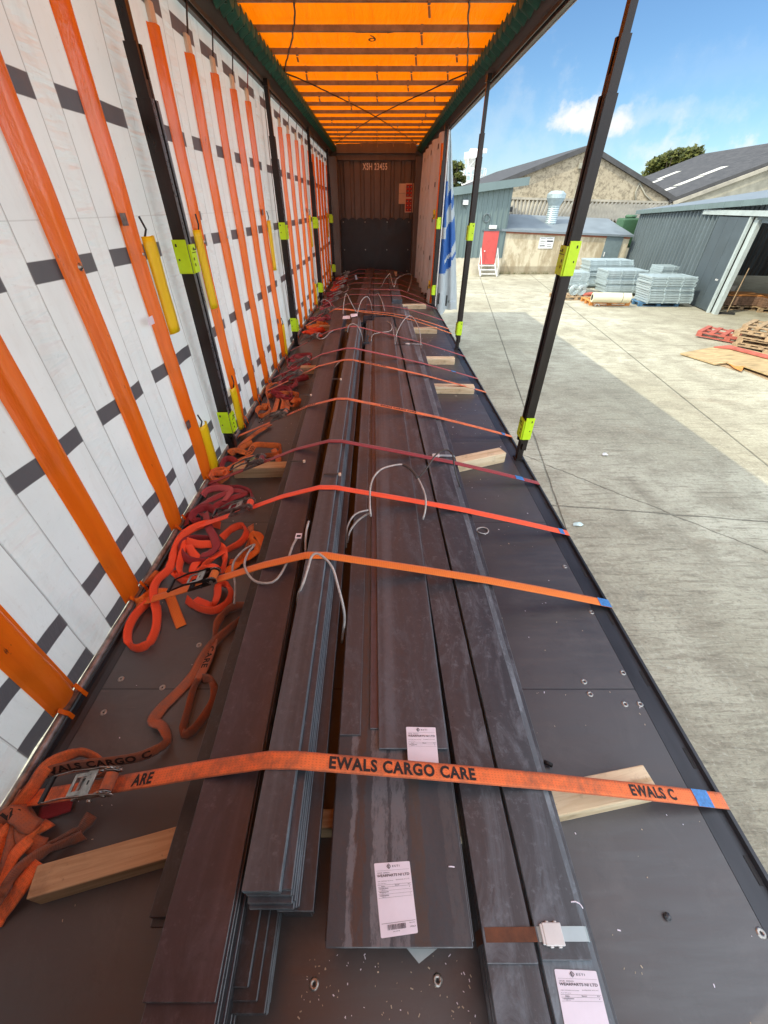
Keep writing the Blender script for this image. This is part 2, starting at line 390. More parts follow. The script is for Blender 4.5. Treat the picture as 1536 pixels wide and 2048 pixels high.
    nrm = t.bump(n1, .5, .05); ps = t.bsdf(col, .55, 0, nrm, .2); tr = t.n('BsdfTranslucent', Color=col, Normal=nrm).outputs[0]
    m['roof'] = t.done(t.n('MixShader', _0=.40, _1=ps, _2=tr).outputs[0])
    # white folded curtain lining / printed outside
    for nm, c, f in (('lining', (.80, .81, .82), .2), ('outer_pvc', (.46, .51, .52), .1), ('outer_blue', (.020, .10, .34), .05)):
        t = NT(nm); n1 = t.noise(t.coord((5, 5, 2)), 2, 5, .6, .5)
        col2 = t.mix(t.ramp(n1, .3, .7), tuple(x * .85 for x in c), c); nr = t.bump(n1, .5, .04)
        ps = t.bsdf(col2, .45, 0, nr, .4); tr = t.n('BsdfTranslucent', Color=col2).outputs[0]
        m[nm] = t.done(t.n('MixShader', _0=f, _1=ps, _2=tr).outputs[0])
    m['s_brown'] = steel('steel_red_brown', (.060, .043, .053), (.098, .085, .100), .40, .5)
    m['s_dark'] = steel('steel_dark', (.032, .034, .038), (.066, .077, .090), .42, .6)
    m['s_grey'] = steel('steel_grey', (.056, .071, .087), (.112, .138, .165), .38, .6)
    m['s_blue'] = steel('steel_blue_scale', (.060, .069, .080), (.150, .178, .205), .36, .8)
    m['s_rim'] = steel('steel_rim_highlight', (.105, .112, .122), (.19, .215, .235), .40, .9)  # lighter steel for the bevels: edge highlight put into the colour
    m['s_edge'] = steel('steel_sheared_edge', (.14, .175, .20), (.27, .335, .375), .42, .95)
    # the wide plate: bands of old water marks along it
    t = NT('steel_water_marked'); g = t.tc.outputs['Object']; s = t.sep(g)
    edgen = t.math('MULTIPLY', t.math('SUBTRACT', t.noise(t.coord((30, 9, 1)), 1.0, 6, .75), .5), .05)
    x = t.math('ADD', s[0], edgen)
    col = t.mix(t.ramp(t.noise(t.coord((9, 2, 1)), 1, 6, .65), .35, .7), (.043, .053, .062), (.064, .075, .086))
    for a, b, c, k in ((-.118, -.100, (.18, .195, .215), .75), (-.055, -.010, (.18, .195, .215), .75), (.0, .042, (.17, .185, .205), .7), (-.103, -.073, (.085, .036, .014), .45), (.146, .176, (.10, .105, .11), .4), (.055, .085, (.075, .055, .042), .6)):
        f = t.math('MULTIPLY', t.ramp(x, a - .002, a + .002), t.ramp(x, b + .002, b - .002))
        f = t.math('MULTIPLY', f, t.ramp(t.noise(t.coord((50, 16, 1)), 1, 5, .8), .38, .5, .25, 1))
        col = t.mix(t.math('MULTIPLY', f, k), col, c)
    sp = t.ramp(t.noise(t.coord((70, 50, 1)), 1, 5, .8), .66, .72); col = t.mix(t.math('MULTIPLY', sp, .35), col, (.15, .12, .09))
    nn = t.noise(g, 90, 4, .7)
    m['s_mark'] = t.done(t.bsdf(col, t.ramp(nn, .35, .65, .34, .56), .1, t.bump(nn, .2, .002), .5))
    # straps
    m['w_worn'] = webbing('webbing_worn_orange', (.86, .19, .050), .42, (.12, .075, .055))
    m['w_orange'] = webbing('webbing_orange', (.80, .20, .025), .14)
    m['w_neon'] = webbing('webbing_neon', (.95, .10, .030), .05, stitch=.25)
    m['w_maroon'] = webbing('webbing_maroon', (.30, .030, .038), .25, (.09, .05, .05))
    m['w_pink'] = webbing('webbing_faded_red', (.42, .07, .075), .22, (.12, .07, .065))
    m['w_rust'] = webbing('webbing_rust', (.66, .17, .035), .40, (.09, .05, .035))
    m['w_dirty'] = webbing('webbing_soiled', (.46, .13, .050), .58, (.15, .115, .10))
    m['ink'] = plain('black_ink', (.020, .012, .010), .7, var=.5, scale=60)
    m['tag_blue'] = plain('blue_tag', (.05, .20, .48), .5, var=.35, scale=90)
    m['zinc'] = plain('zinc_plated', (.36, .34, .31), .33, .85, .45, 40, .25)
    m['dull_zinc'] = plain('weathered_zinc', (.20, .18, .165), .48, .7, .5, 45, .3)
    m['black_steel'] = plain('black_steel', (.018, .016, .016), .38, .3, .4, 12, .1)
    m['post'] = plain('post_paint', (.022, .018, .017), .33, .35, .4, 9, .08, stretch=(1, 1, .3))
    m['post_rib_sheen'] = plain('post_rib_sheen', (.20, .215, .235), .30, .6, .3, 20, .1)  # lighter ribs on the left posts: reflected sheen put into the colour
    m['neon'] = plain('fluorescent_paint', (.56, .86, .012), .42, 0, .06, 30)
    m['rail'] = plain('rail_aluminium', (.105, .090, .078), .42, .55, .3, 5, .1, stretch=(1, .15, 1))
    m['rail_dark'] = plain('rail_dark', (.048, .050, .056), .42, .4, .4, 6, .1, stretch=(1, .2, 1))
    m['rope_rail'] = plain('grey_aluminium', (.30, .285, .27), .45, .5, .5, 22, .3)
    m['bow'] = plain('bow_metal', (.26, .20, .15), .5, .35, .3, 14, .1)
    m['belt'] = plain('green_belt', (.012, .085, .055), .5, 0, .35, 14, .1)
    m['headboard'] = plain('headboard_grey', (.15, .128, .118), .55, .1, .25, 4, .1, stretch=(1, 1, .3))
    m['board'] = plain('board_black', (.018, .017, .019), .42, 0, .4, 5, .1)
    m['letter'] = plain('pale_lettering', (.85, .78, .72), .6, var=.1)
    m['paper'] = plain('white_paper', (.80, .76, .84), .55, var=.03, scale=30)
    m['print'] = plain('print_ink', (.035, .035, .05), .6, var=.2, scale=40)
    m['red_sign'] = plain('red_print', (.55, .035, .02), .5, var=.2, scale=40)
    m['cream'] = plain('cream_patch', (.72, .54, .40), .5, var=.1)
    m['wire'] = plain('sling_wire', (.42, .405, .385), .5, .2, .25, 40, .1)
    m['wire_dark'] = plain('sling_wire_dark', (.07, .066, .064), .5, .3, .3, 40, .1)
    m['rubber'] = plain('rubber', (.02, .02, .02), .7)
    for nm, ca, cb, cc in (('timber', (.56, .40, .235), (.38, .245, .125), (.28, .165, .08)), ('timber_pale', (.76, .635, .43), (.58, .44, .255), (.45, .31, .17))):
        t = NT(nm); g = t.tc.outputs['Object']
        gr = t.noise(t.coord((2.2, 34, 34)), 1.0, 5, .62, .6); g2 = t.noise(t.coord((.9, 9, 9)), 1.3, 4, .6)
        col = t.mix(t.ramp(gr, .40, .66), ca, cb); col = t.mix(t.ramp(g2, .55, .75, 0, .6), col, cc)
        col = t.mix(t.ramp(t.noise(g, 55, 4, .7), .64, .76, 0, .6), col, (.16, .10, .06)); col = t.mix(t.ramp(t.noise(g, 7, 5, .7), .60, .70, 0, .35), col, (.20, .15, .10))
        m[nm] = t.done(t.bsdf(col, .72, 0, t.bump(gr, .45, .004), .25))
    m['pallet'] = plain('pallet_wood', (.36, .25, .145), .8, 0, .4, 14, .2); m['pallet_orange'] = plain('pallet_orange', (.60, .24, .06), .7, 0, .2, 9)
    m['pallet_red'] = plain('pallet_red', (.40, .10, .07), .75, 0, .25, 9); m['pallet_blue'] = plain('pallet_blue', (.06, .15, .26), .7, 0, .25, 9)
    m['ply'] = plain('old_plywood', (.42, .30, .155), .8, 0, .4, 3, .2, stretch=(1, 4, 1))
    # rendered, pebble-dashed and clad buildings
    t = NT('pebble_dash'); g = t.tc.outputs['Object']; n1 = t.noise(g, .5, 5, .6)
    nd = t.noise(g, 4.6, 4, .8)
    col = t.mix(t.ramp(n1, .3, .7), (.36, .30, .21), (.46, .40, .29)); col = t.mix(t.ramp(nd, .48, .58, 0, .8), col, (.20, .168, .118))
    col = t.mix(t.ramp(t.noise(g, 9, 3, .7), .6, .7, 0, .5), col, (.60, .54, .42))
    m['pebble'] = t.done(t.bsdf(col, .9, 0, t.bump(nd, .8, .05), .2))
    t = NT('stained_render'); g = t.tc.outputs['Object']; s = t.sep(g)
    n1 = t.noise(t.coord((1.4, 1, .45)), 1.2, 6, .65, .4); n2 = t.noise(g, 5, 5, .7)
    col = t.mix(t.ramp(n1, .44, .56), (.58, .51, .375), (.38, .31, .205)); col = t.mix(t.ramp(n2, .55, .72, 0, .6), col, (.27, .22, .145))
    col = t.mix(t.math('MULTIPLY', t.ramp(s[2], .42, .36), .55), col, (.20, .165, .11)); col = t.mix(t.math('MULTIPLY', t.ramp(s[2], .2, .02), t.ramp(n2, .35, .6)), col, (.10, .10, .045))
    m['render'] = t.done(t.bsdf(col, .92, 0, t.bump(n2, .7, .03), .2))
    m['cream_wall'] = plain('cream_block_wall', (.50, .45, .35), .9, 0, .25, 2, .3)
    m['old_wall'] = plain('mossy_render', (.34, .32, .25), .9, 0, .3, 1.2, .3)
    m['clad_green'] = plain('cladding_green', (.14, .19, .19), .5, .1, .12, 1.5, stretch=(1, 1, .2))
    m['clad_dark'] = plain('cladding_slate', (.115, .145, .158), .5, .15, .15, 2, stretch=(1, 1, .2))
    m['door_panel'] = plain('door_panel', (.070, .090, .102), .5, .1, .12, 2)
    m['trim_pale'] = plain('pale_trim', (.40, .45, .44), .5, .1, .12, 3)
    m['roof_blue'] = plain('blue_grey_roof', (.185, .215, .235), .6, .1, .12, 1.5)
    m['roof_blue2'] = plain('light_metal_roof', (.36, .42, .45), .5, .2, .15, 2)
    m['slate'] = plain('slate_roof', (.060, .058, .058), .75, 0, .3, 2.5, .2)
    m['skylight'] = plain('skylight_sheet', (.62, .60, .52), .5, var=.1)
    t = NT('cement_sheet'); g = t.tc.outputs['Object']; n1 = t.noise(g, 1.2, 6, .7)
    m['cement'] = t.done(t.bsdf(t.mix(t.ramp(n1, .35, .65), (.27, .25, .205), (.42, .385, .31)), .9))
    m['red_door'] = plain('red_door', (.52, .075, .065), .45, var=.08); m['grey_door'] = plain('grey_door', (.15, .195, .205), .5, var=.12)
    m['white_metal'] = plain('white_metal', (.68, .68, .66), .45, .1, .1); m['redbrick'] = plain('red_brick_band', (.33, .12, .075), .85, 0, .25, 6)
    m['galv'] = plain('galvanised', (.42, .50, .51), .42, .35, .15, 6); m['galv_panel'] = plain('galvanised_panel', (.40, .475, .49), .45, .3, .12, 7)
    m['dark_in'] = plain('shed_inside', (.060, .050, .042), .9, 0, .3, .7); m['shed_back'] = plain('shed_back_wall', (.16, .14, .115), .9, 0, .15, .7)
    m['cream_roll'] = plain('cream_plastic', (.66, .60, .42), .5, 0, .08, 4); m['white_box'] = plain('carton', (.55, .50, .42), .8)
    m['brick_pack'] = plain('brown_sacks', (.22, .13, .085), .85, 0, .4, 9); m['green_tank'] = plain('green_tank', (.05, .12, .06), .5)
    m['bark'] = plain('bark', (.09, .07, .05), .9, 0, .3, 6)
    for nm, c in (('leaf_a', (.10, .105, .022)), ('leaf_b', (.060, .075, .018))):
        t = NT(nm); g = t.tc.outputs['Object']; f = t.noise(g, .9, 4, .7)
        cc = t.mix(t.ramp(f, .35, .65), tuple(x * .6 for x in c), tuple(x * 1.5 for x in c))
        m[nm] = t.done(t.n('MixShader', _0=.25, _1=t.bsdf(cc, .6, 0, None, .3), _2=t.n('BsdfTranslucent', Color=cc).outputs[0]).outputs[0])
    m['litter'] = plain('pale_plastic', (.55, .68, .66), .4); m['cardboard'] = plain('debris', (.45, .38, .28), .8, var=.5, scale=50)
    return m
M = make_materials()
# ------------------------------------------------------------------ the yard
def build_ground():
    mb = MB(); mb.grid([[V(x, y, 0) for x in (-400, -60, 0, 60, 400)] for y in (-400, -60, 0, 60, 400)])
    tag(mb.build('yard_ground', M['yard'], base=(0, 0, 0)), 'pale worn concrete yard with joints and cracks', 'ground', kind='structure')
build_ground()

# ------------------------------------------------------------------ the trailer
Y0, Y1 = -0.35, 13.65
XL, XR = -1.244, 1.165
def build_trailer():
    T = thing('curtainside_trailer', 'open curtainside trailer with orange roof and dark plywood bed', 'trailer', (0, 6.6, 0))
    mb = MB(); mb.box(B(XL + .09, Y0, -.03), B(XR - .085, Y1, 0)); mb.build('bed_floor', M['bed'], T)
    # side raves: the left one holds the curtain rail, the right one is bare steel with a lip
    mb = MB()
    mb.prism([(XR - .084, -.16), (XR - .084, .001), (XR - .03, .003), (XR - .026, -.004), (XR - .006, -.004), (XR - .002, .012), (XR + .010, .012), (XR + .010, -.16)], Y0, Y1, mat=0, M=Matrix.Translation((0, 0, BED)))
    y = .25
    while y < 13.4:                                                     # lashing slots along the lip
        mb.box(B(XR - .022, y, -.0035), B(XR - .010, y + .07, -.0025), 1); y += .31
    mb.build('side_rave', [M['rail_dark'], M['rubber']], T)
    mb = MB()
    mb.prism([(XL - .01, -.16), (XL - .01, -.012), (XL + .02, -.012), (XL + .024, .006), (XL + .030, .006), (XL + .034, -.010), (XL + .060, -.010), (XL + .064, .004), (XL + .089, .001), (XL + .089, -.16)], Y0, Y1, M=Matrix.Translation((0, 0, BED)))
    mb.build('side_rave', M['rail_dark'], T)
    mb = MB()
    for x in (-.45, .40): mb.box((x - .06, Y0, BED - .40), (x + .06, Y1, BED - .06))
    for k in range(14): mb.box((-1.13, .3 + k, BED - .12), (1.05, .36 + k, BED - .035))
    mb.build('chassis', M['black_steel'], T)
    for y in (1.3, 2.6, 3.9):
        for x in (-1.08, 1.08):
            w = MB(); w.cyl((x - .17, y, .52), (x + .17, y, .52), .52, 32); w.build('wheel', M['rubber'], T, bevel=.04)
    mb = MB(); mb.box((-1.33, Y0 - .08, .55), (-.004, Y0 - .002, BED + 2.95)); mb.build('rear_door', M['headboard'], T)  # unseen leaf, kept shut to hold the sun off the bed
    mb = MB(); mb.box((1.27, Y0 - 1.29, .55), (1.33, Y0 - .02, BED + 2.90)); mb.build('rear_door', M['headboard'], T)  # unseen leaf, swung open to let sky light in at the rear
    # screws in the floor
    sc = None
    for u, v in [(1250, 1408), (1180, 1388), (1168, 1363), (1280, 1408), (1246, 1345), (1183, 1224), (1522, 1866), (242, 1358), (325, 1375), (207, 1425), (628, 1968), (875, 1960),
                 (1130, 1133), (1020, 950), (398, 1290), (1075, 1052), (912, 792)]:
        p = bed(u, v, .0)
        if sc is None:
            mb = MB(); mb.lathe([(.0035, .0006), (.004, .0022), (.0095, .0028), (.0125, .0012), (.013, 0)], (0, 0, 0), 16); mb.lathe([(0, .0009), (.0036, .0009)], (0, 0, 0), 16, 1)
            o = MB(); o.v = [q + p for q in mb.v]; o.f = mb.f; o.m = mb.m; o.uv = mb.uv
            sc = o.build('floor_screw', [M['zinc'], M['rubber']], T, smooth=True); sp = p
        else:
            c = sc.copy(); S.collection.objects.link(c); c.location = p - sp
    # headboard
    hb = MB(); yb = 13.60
    prof = []; x = -.93; w = .266
    while x < .93:
        prof += [(x, yb), (x + .045, yb), (x + .07, yb - .036), (x + .215, yb - .036), (x + .24, yb)]; x += w
    rows = [[V(a, b, BED + z) for a, b in prof] for z in (1.30, 2.54)]
    hb.grid(rows[::-1]); hb.box(B(-1.02, yb + .002, 0), B(1.0, yb + .05, 2.6))
    hbo = hb.build('headboard', M['headboard'], T)
    mb = MB()
    mb.box(B(-1.235, 13.30, 0), B(-1.021, yb + .04, 2.60)); mb.box(B(.986, 13.36, 0), B(1.16, yb + .04, 2.60)); mb.box(B(-1.262, 13.645, 2.0), B(1.262, 13.70, 2.93))
    mb.box(B(-1.02, 13.50, 2.535), B(.985, yb + .04, 2.66)); mb.box(B(-1.02, 13.42, 2.66), B(.985, yb + .05, 2.88))
    mb.box(B(-.955, yb - .05, 1.30), B(-.925, yb - .002, 2.535)); mb.box(B(.93, yb - .05, 1.30), B(.955, yb - .002, 2.535))
    mb.build('headboard_frame', M['headboard'], hbo, bevel=.008)
    pts = [(-1.0, .03), (.955, .03), (.955, 1.30)]
    n = 9
    for i in range(n):
        xa = .955 - i * (1.955 / n); xb = .955 - (i + 1) * (1.955 / n)
        for k in range(1, 9): t = k / 8; pts.append((xa + (xb - xa) * t, 1.30 + .055 * math.sin(math.pi * t) ** .6))
    mb = MB(); mb.prism(pts, yb - .062, yb - .040, M=Matrix.Translation((0, 0, BED)))
    bo = mb.build('kick_board', M['board'], hbo)
    mb = MB()
    for bx in (-.93, -.33, .28, .88):
        for bz in (.10, .62, 1.26): mb.lathe([(0, .006), (.012, .005), (.017, 0)], (0, 0, 0), 10); mb.v[-30:] = [V(bx + q.x, yb - .063 - q.z, BED + bz + q.y) for q in mb.v[-30:]]
    mb.build('bolt_head', M['zinc'], hbo)
    vs, fs, w = text_mesh('XSH 23455', .022, 1.12); k = .64 / w
    mb = MB(); mb.add([V(-.375 + v.x * k, yb - .0385, BED + 2.355 + v.y * .185) for v in vs], fs); mb.build('lettering', M['letter'], hbo)
    mb = MB(); mb.box(B(.585, yb - .043, 1.655), B(.757, yb - .0375, 2.08)); mb.box(B(.585, yb - .0435, 1.875), B(.757, yb - .043, 1.88), 1); mb.build('notice', [M['cream'], M['headboard']], hbo)
    mb = MB(); mb.box(B(.757, yb - .046, 1.47), B(.975, yb - .0375, 2.085)); random.seed(4)
    for (za, zb) in ((1.49, 1.765), (1.80, 2.06)):
        mb.box(B(.775, yb - .0472, za), B(.957, yb - .046, zb), 1)
        for i in range(2):
            for j in range(3):
                cx = .79 + i * .085; cz = za + .02 + j * (zb - za) / 3.1
                mb.box(B(cx, yb - .0480, cz), B(cx + .03 + random.random() * .03, yb - .0472, cz + .05), 2)
                mb.box(B(cx + .02, yb - .0484, cz + .015), B(cx + .05, yb - .0480, cz + .03), 0)
    mb.build('notice', [M['cream'], M['red_sign'], M['print']], hbo)
    # cant rails
    PR = [(1.236, 2.615), (1.236, 2.885), (1.095, 2.885), (1.075, 2.84), (1.075, 2.80), (1.10, 2.77), (1.10, 2.735), (1.175, 2.655), (1.178, 2.63), (1.186, 2.63), (1.188, 2.65), (1.200, 2.65), (1.202, 2.615)]
    for sx in (-1, 1):
        mb = MB(); dx = .008 if sx < 0 else .0
        mb.prism([(sx * (a + dx), b) for a, b in PR], Y0, 13.64, M=Matrix.Translation((0, 0, BED)))
        mb.build('cant_rail', M['rail'], T)
        if sx > 0:
            mb = MB(); mb.prism([(1.2365, 2.61), (1.242, 2.61), (1.242, 2.66), (1.2365, 2.66)], Y0, 13.6, M=Matrix.Translation((0, 0, BED))); mb.build('rail_bright_edge', M['white_metal'], T)  # pale strip: bright line of the lit rail edge put into the colour
    # folding green belts along the roof runners
    for sx in (-1, 1):
        mb = MB(); y = .15
        while y < 13.3:
            for k in range(2):
                a = y + k * .155; x0, x1 = 1.015, 1.100
                P = []
                for i in range(7):
                    t = i / 6; sag = .030 * math.sin(math.pi * t)
                    P.append([V(sx * x0, a + .142 * t, BED + 2.79 - sag), V(sx * (x0 + .012), a + .142 * t, BED + 2.742 - sag), V(sx * x1, a + .142 * t, BED + 2.70 - sag)])
                mb.grid(P)
                mb.box((sx * 1.06 - .02, a + .142, BED + 2.715), (sx * 1.06 + .02, a + .155, BED + 2.775))
            y += .31
        o = mb.build('folding_belt', M['belt'], T); sm = o.modifiers.new('thick', 'SOLIDIFY'); sm.thickness = .006
    # roof bows with hangers, tarpaulin
    bo0 = None; random.seed(3)
    for i in range(21):
        y = .19 + i * .6225
        mb = MB()
        mb.prism([(-.014, 2.778), (.014, 2.778), (.016, 2.79), (.009, 2.794), (.009, 2.80), (.016, 2.804), (.014, 2.816), (-.014, 2.816)], -1.072, 1.072, axis='x', M=Matrix.Translation((0, y, BED)))
        for hx in (-.78, -.38, 0.0, .38, .78):
            if random.random() < .5:
                l = .03 + random.random() * .03
                mb.box(B(hx - .011, y - .019, 2.768), B(hx + .011, y + .019, 2.818))
                mb.bar(B(hx, y - .01, 2.755), B(hx + .008, y - .02, 2.755 - l), .016, .01)
        mb.build('roof_bow', M['bow'], T)
    P = []
    ys = [Y0 + k * .0445 for k in range(315)]
    for y in ys:
        t = ((y - .19) / .6225) % 1.0; sag = .030 * math.sin(math.pi * t)
        P.append([V(x, y, BED + 2.834 + .01 * (1 - (x / 1.1) ** 2) + sag * .5 - .018 * math.sin(math.pi * t) * (.5 + .5 * mnoise.noise(V(x * 1.4, y * 2.2, 0))) * 1.0 + .010 * mnoise.noise(V(x * 5, y * 1.1, 3)))
                  for x in [-1.12 + .07 * k for k in range(33)]])
    roof = MB().grid(P).build('roof_tarpaulin', M['roof'], T, smooth=True)
    # printed figure and arrow, cables under the tarpaulin
    vs, fs, w = text_mesh('9', .0); mb = MB(); c = wall_y(745, 77, 5.47)
    mb.add([V(-.045 + (v.x - w / 2) * .17, 5.42 + v.y * .25, BED + 2.8155) for v in vs], fs)
    ar = [(-.19, 5.36), (-.10, 5.352), (.02, 5.358), (.10, 5.352)]
    for a, b in zip(ar, ar[1:]): mb.bar(B(a[0], a[1], 2.8155), B(b[0], b[1], 2.8155), .009, .0008)
    mb.add([B(.09, 5.375, 2.8155), B(.09, 5.329, 2.8155), B(.15, 5.35, 2.8155)], [(0, 1, 2)]); mb.build('roof_number', M['ink'], T)
    for pts in ([(-1.04, 6.5), (-.72, 7.15), (.0, 9.3), (.95, 12.8)], [(1.02, 6.5), (.72, 7.15), (-.05, 9.3), (-1.0, 12.8)], [(-1.03, 6.45), (-.72, 5.2), (-.60, 4.5), (-.5, 3.4)], [(1.0, 6.45), (.80, 5.3), (.68, 4.6), (.55, 3.4)]):
        q = spline([(a, b, 2.79 + .006 * math.sin(b * 5)) for a, b in pts], .08)
        mb = MB().tube([B(x + .012 * mnoise.noise(V(x * 9, y * 7, 0)), y, h - .012) for x, y, h in q], .0075, 6); mb.build('roof_cable', M['black_steel'], T, smooth=True)
    # sliding posts: a telescoping black profile with two fluorescent latches
    for sx, ys in ((-1, (2.87, 6.05, 9.28, 12.5)), (1, (2.765, 5.84, 8.96, 12.2))):
        for y in ys:
            cx = sx * (1.130 if sx > 0 else 1.172); kx = .76 if sx > 0 else 1.0
            mb = MB(); i = -sx                                            # i: towards the inside
            def box(x0, x1, y0, y1, z0, z1, m=0):
                xa, xb = sorted((cx + i * kx * x0, cx + i * kx * x1)); mb.box(B(xa, y + y0, z0), B(xb, y + y1, z1), m)
            box(-.026, .026, -.026, .026, .0, .16); box(-.04, .04, -.036, .036, .0, .018)
            box(-.034, .010, -.046, .040, .10, 2.03); box(.010, .040, -.046, -.014, .16, 2.03); box(.010, .040, .014, .040, .16, 2.03); box(.012, .030, -.014, .014, .12, 2.10)
            [box(.0402, .0430, yy, yy + .007, .16, 2.03, 3 if sx < 0 else 0) for yy in (-.043, -.030, -.020, .016, .026, .034)]; box(-.030, .022, -.034, .034, 2.03, 2.22); box(.022, .032, -.034, -.012, 2.03, 2.22); box(.022, .032, .012, .034, 2.03, 2.22)
            box(-.024, .022, -.022, .022, 2.22, 2.66); box(-.03, .03, -.05, .05, 2.60, 2.655)
            z = .20
            while z < 2.0:
                box(.0301, .0306, -.004, .004, z, z + .032, 1)
                box(.0400, .0410, -.033, -.029, z + .01, z + .013, 2)
                z += .062
            for z in (.5, 1.1, 1.7): box(.036, .0405, .0405, .043, z, z + .22, 1)
            po = mb.build('post', [M['post'], M['rubber'], M['zinc'], M['post_rib_sheen']], T, bevel=.003)
            for z in (.285, 1.36):
                mb = MB()
                def lb(x0, x1, y0, y1, z0, z1, m=0):
                    xa, xb = sorted((cx + i * kx * x0, cx + i * kx * x1)); mb.box(B(xa, y + y0, z0), B(xb, y + y1, z1), m)
                lb(.042, .056, *((-.052, .046) if sx > 0 else (-.040, .042)), z - .085, z + .060); lb(-.040, .0415, *((-.060, -.0475) if sx > 0 else (-.052, -.0475)), z - .085, z + .085)
                lb(-.040, .054, -.0515, -.048, z - .088, z - .0855); lb(-.02, .02, .041, .052, z - .07, z + .07)
                lb(.0605, .0625, -.03, -.022, z - .02, z - .005, 1); lb(.0605, .0625, -.03, -.022, z - .05, z - .035, 1); lb(.0605, .062, -.038, .03, z + .018, z + .021, 1)
                lb(.0605, .0615, .012, .034, z + .03, z + .036, 1); lb(.0605, .0615, -.008, .006, z + .03, z + .044, 1)
                lb(-.022, -.012, -.0612, -.060, z + .05, z + .065, 1); lb(-.02, -.012, -.0612, -.060, z - .02, z - .01, 1)
                mb.build('latch', [M['neon'], M['rubber']], po, bevel=.002)
    return T
TRAILER = build_trailer()

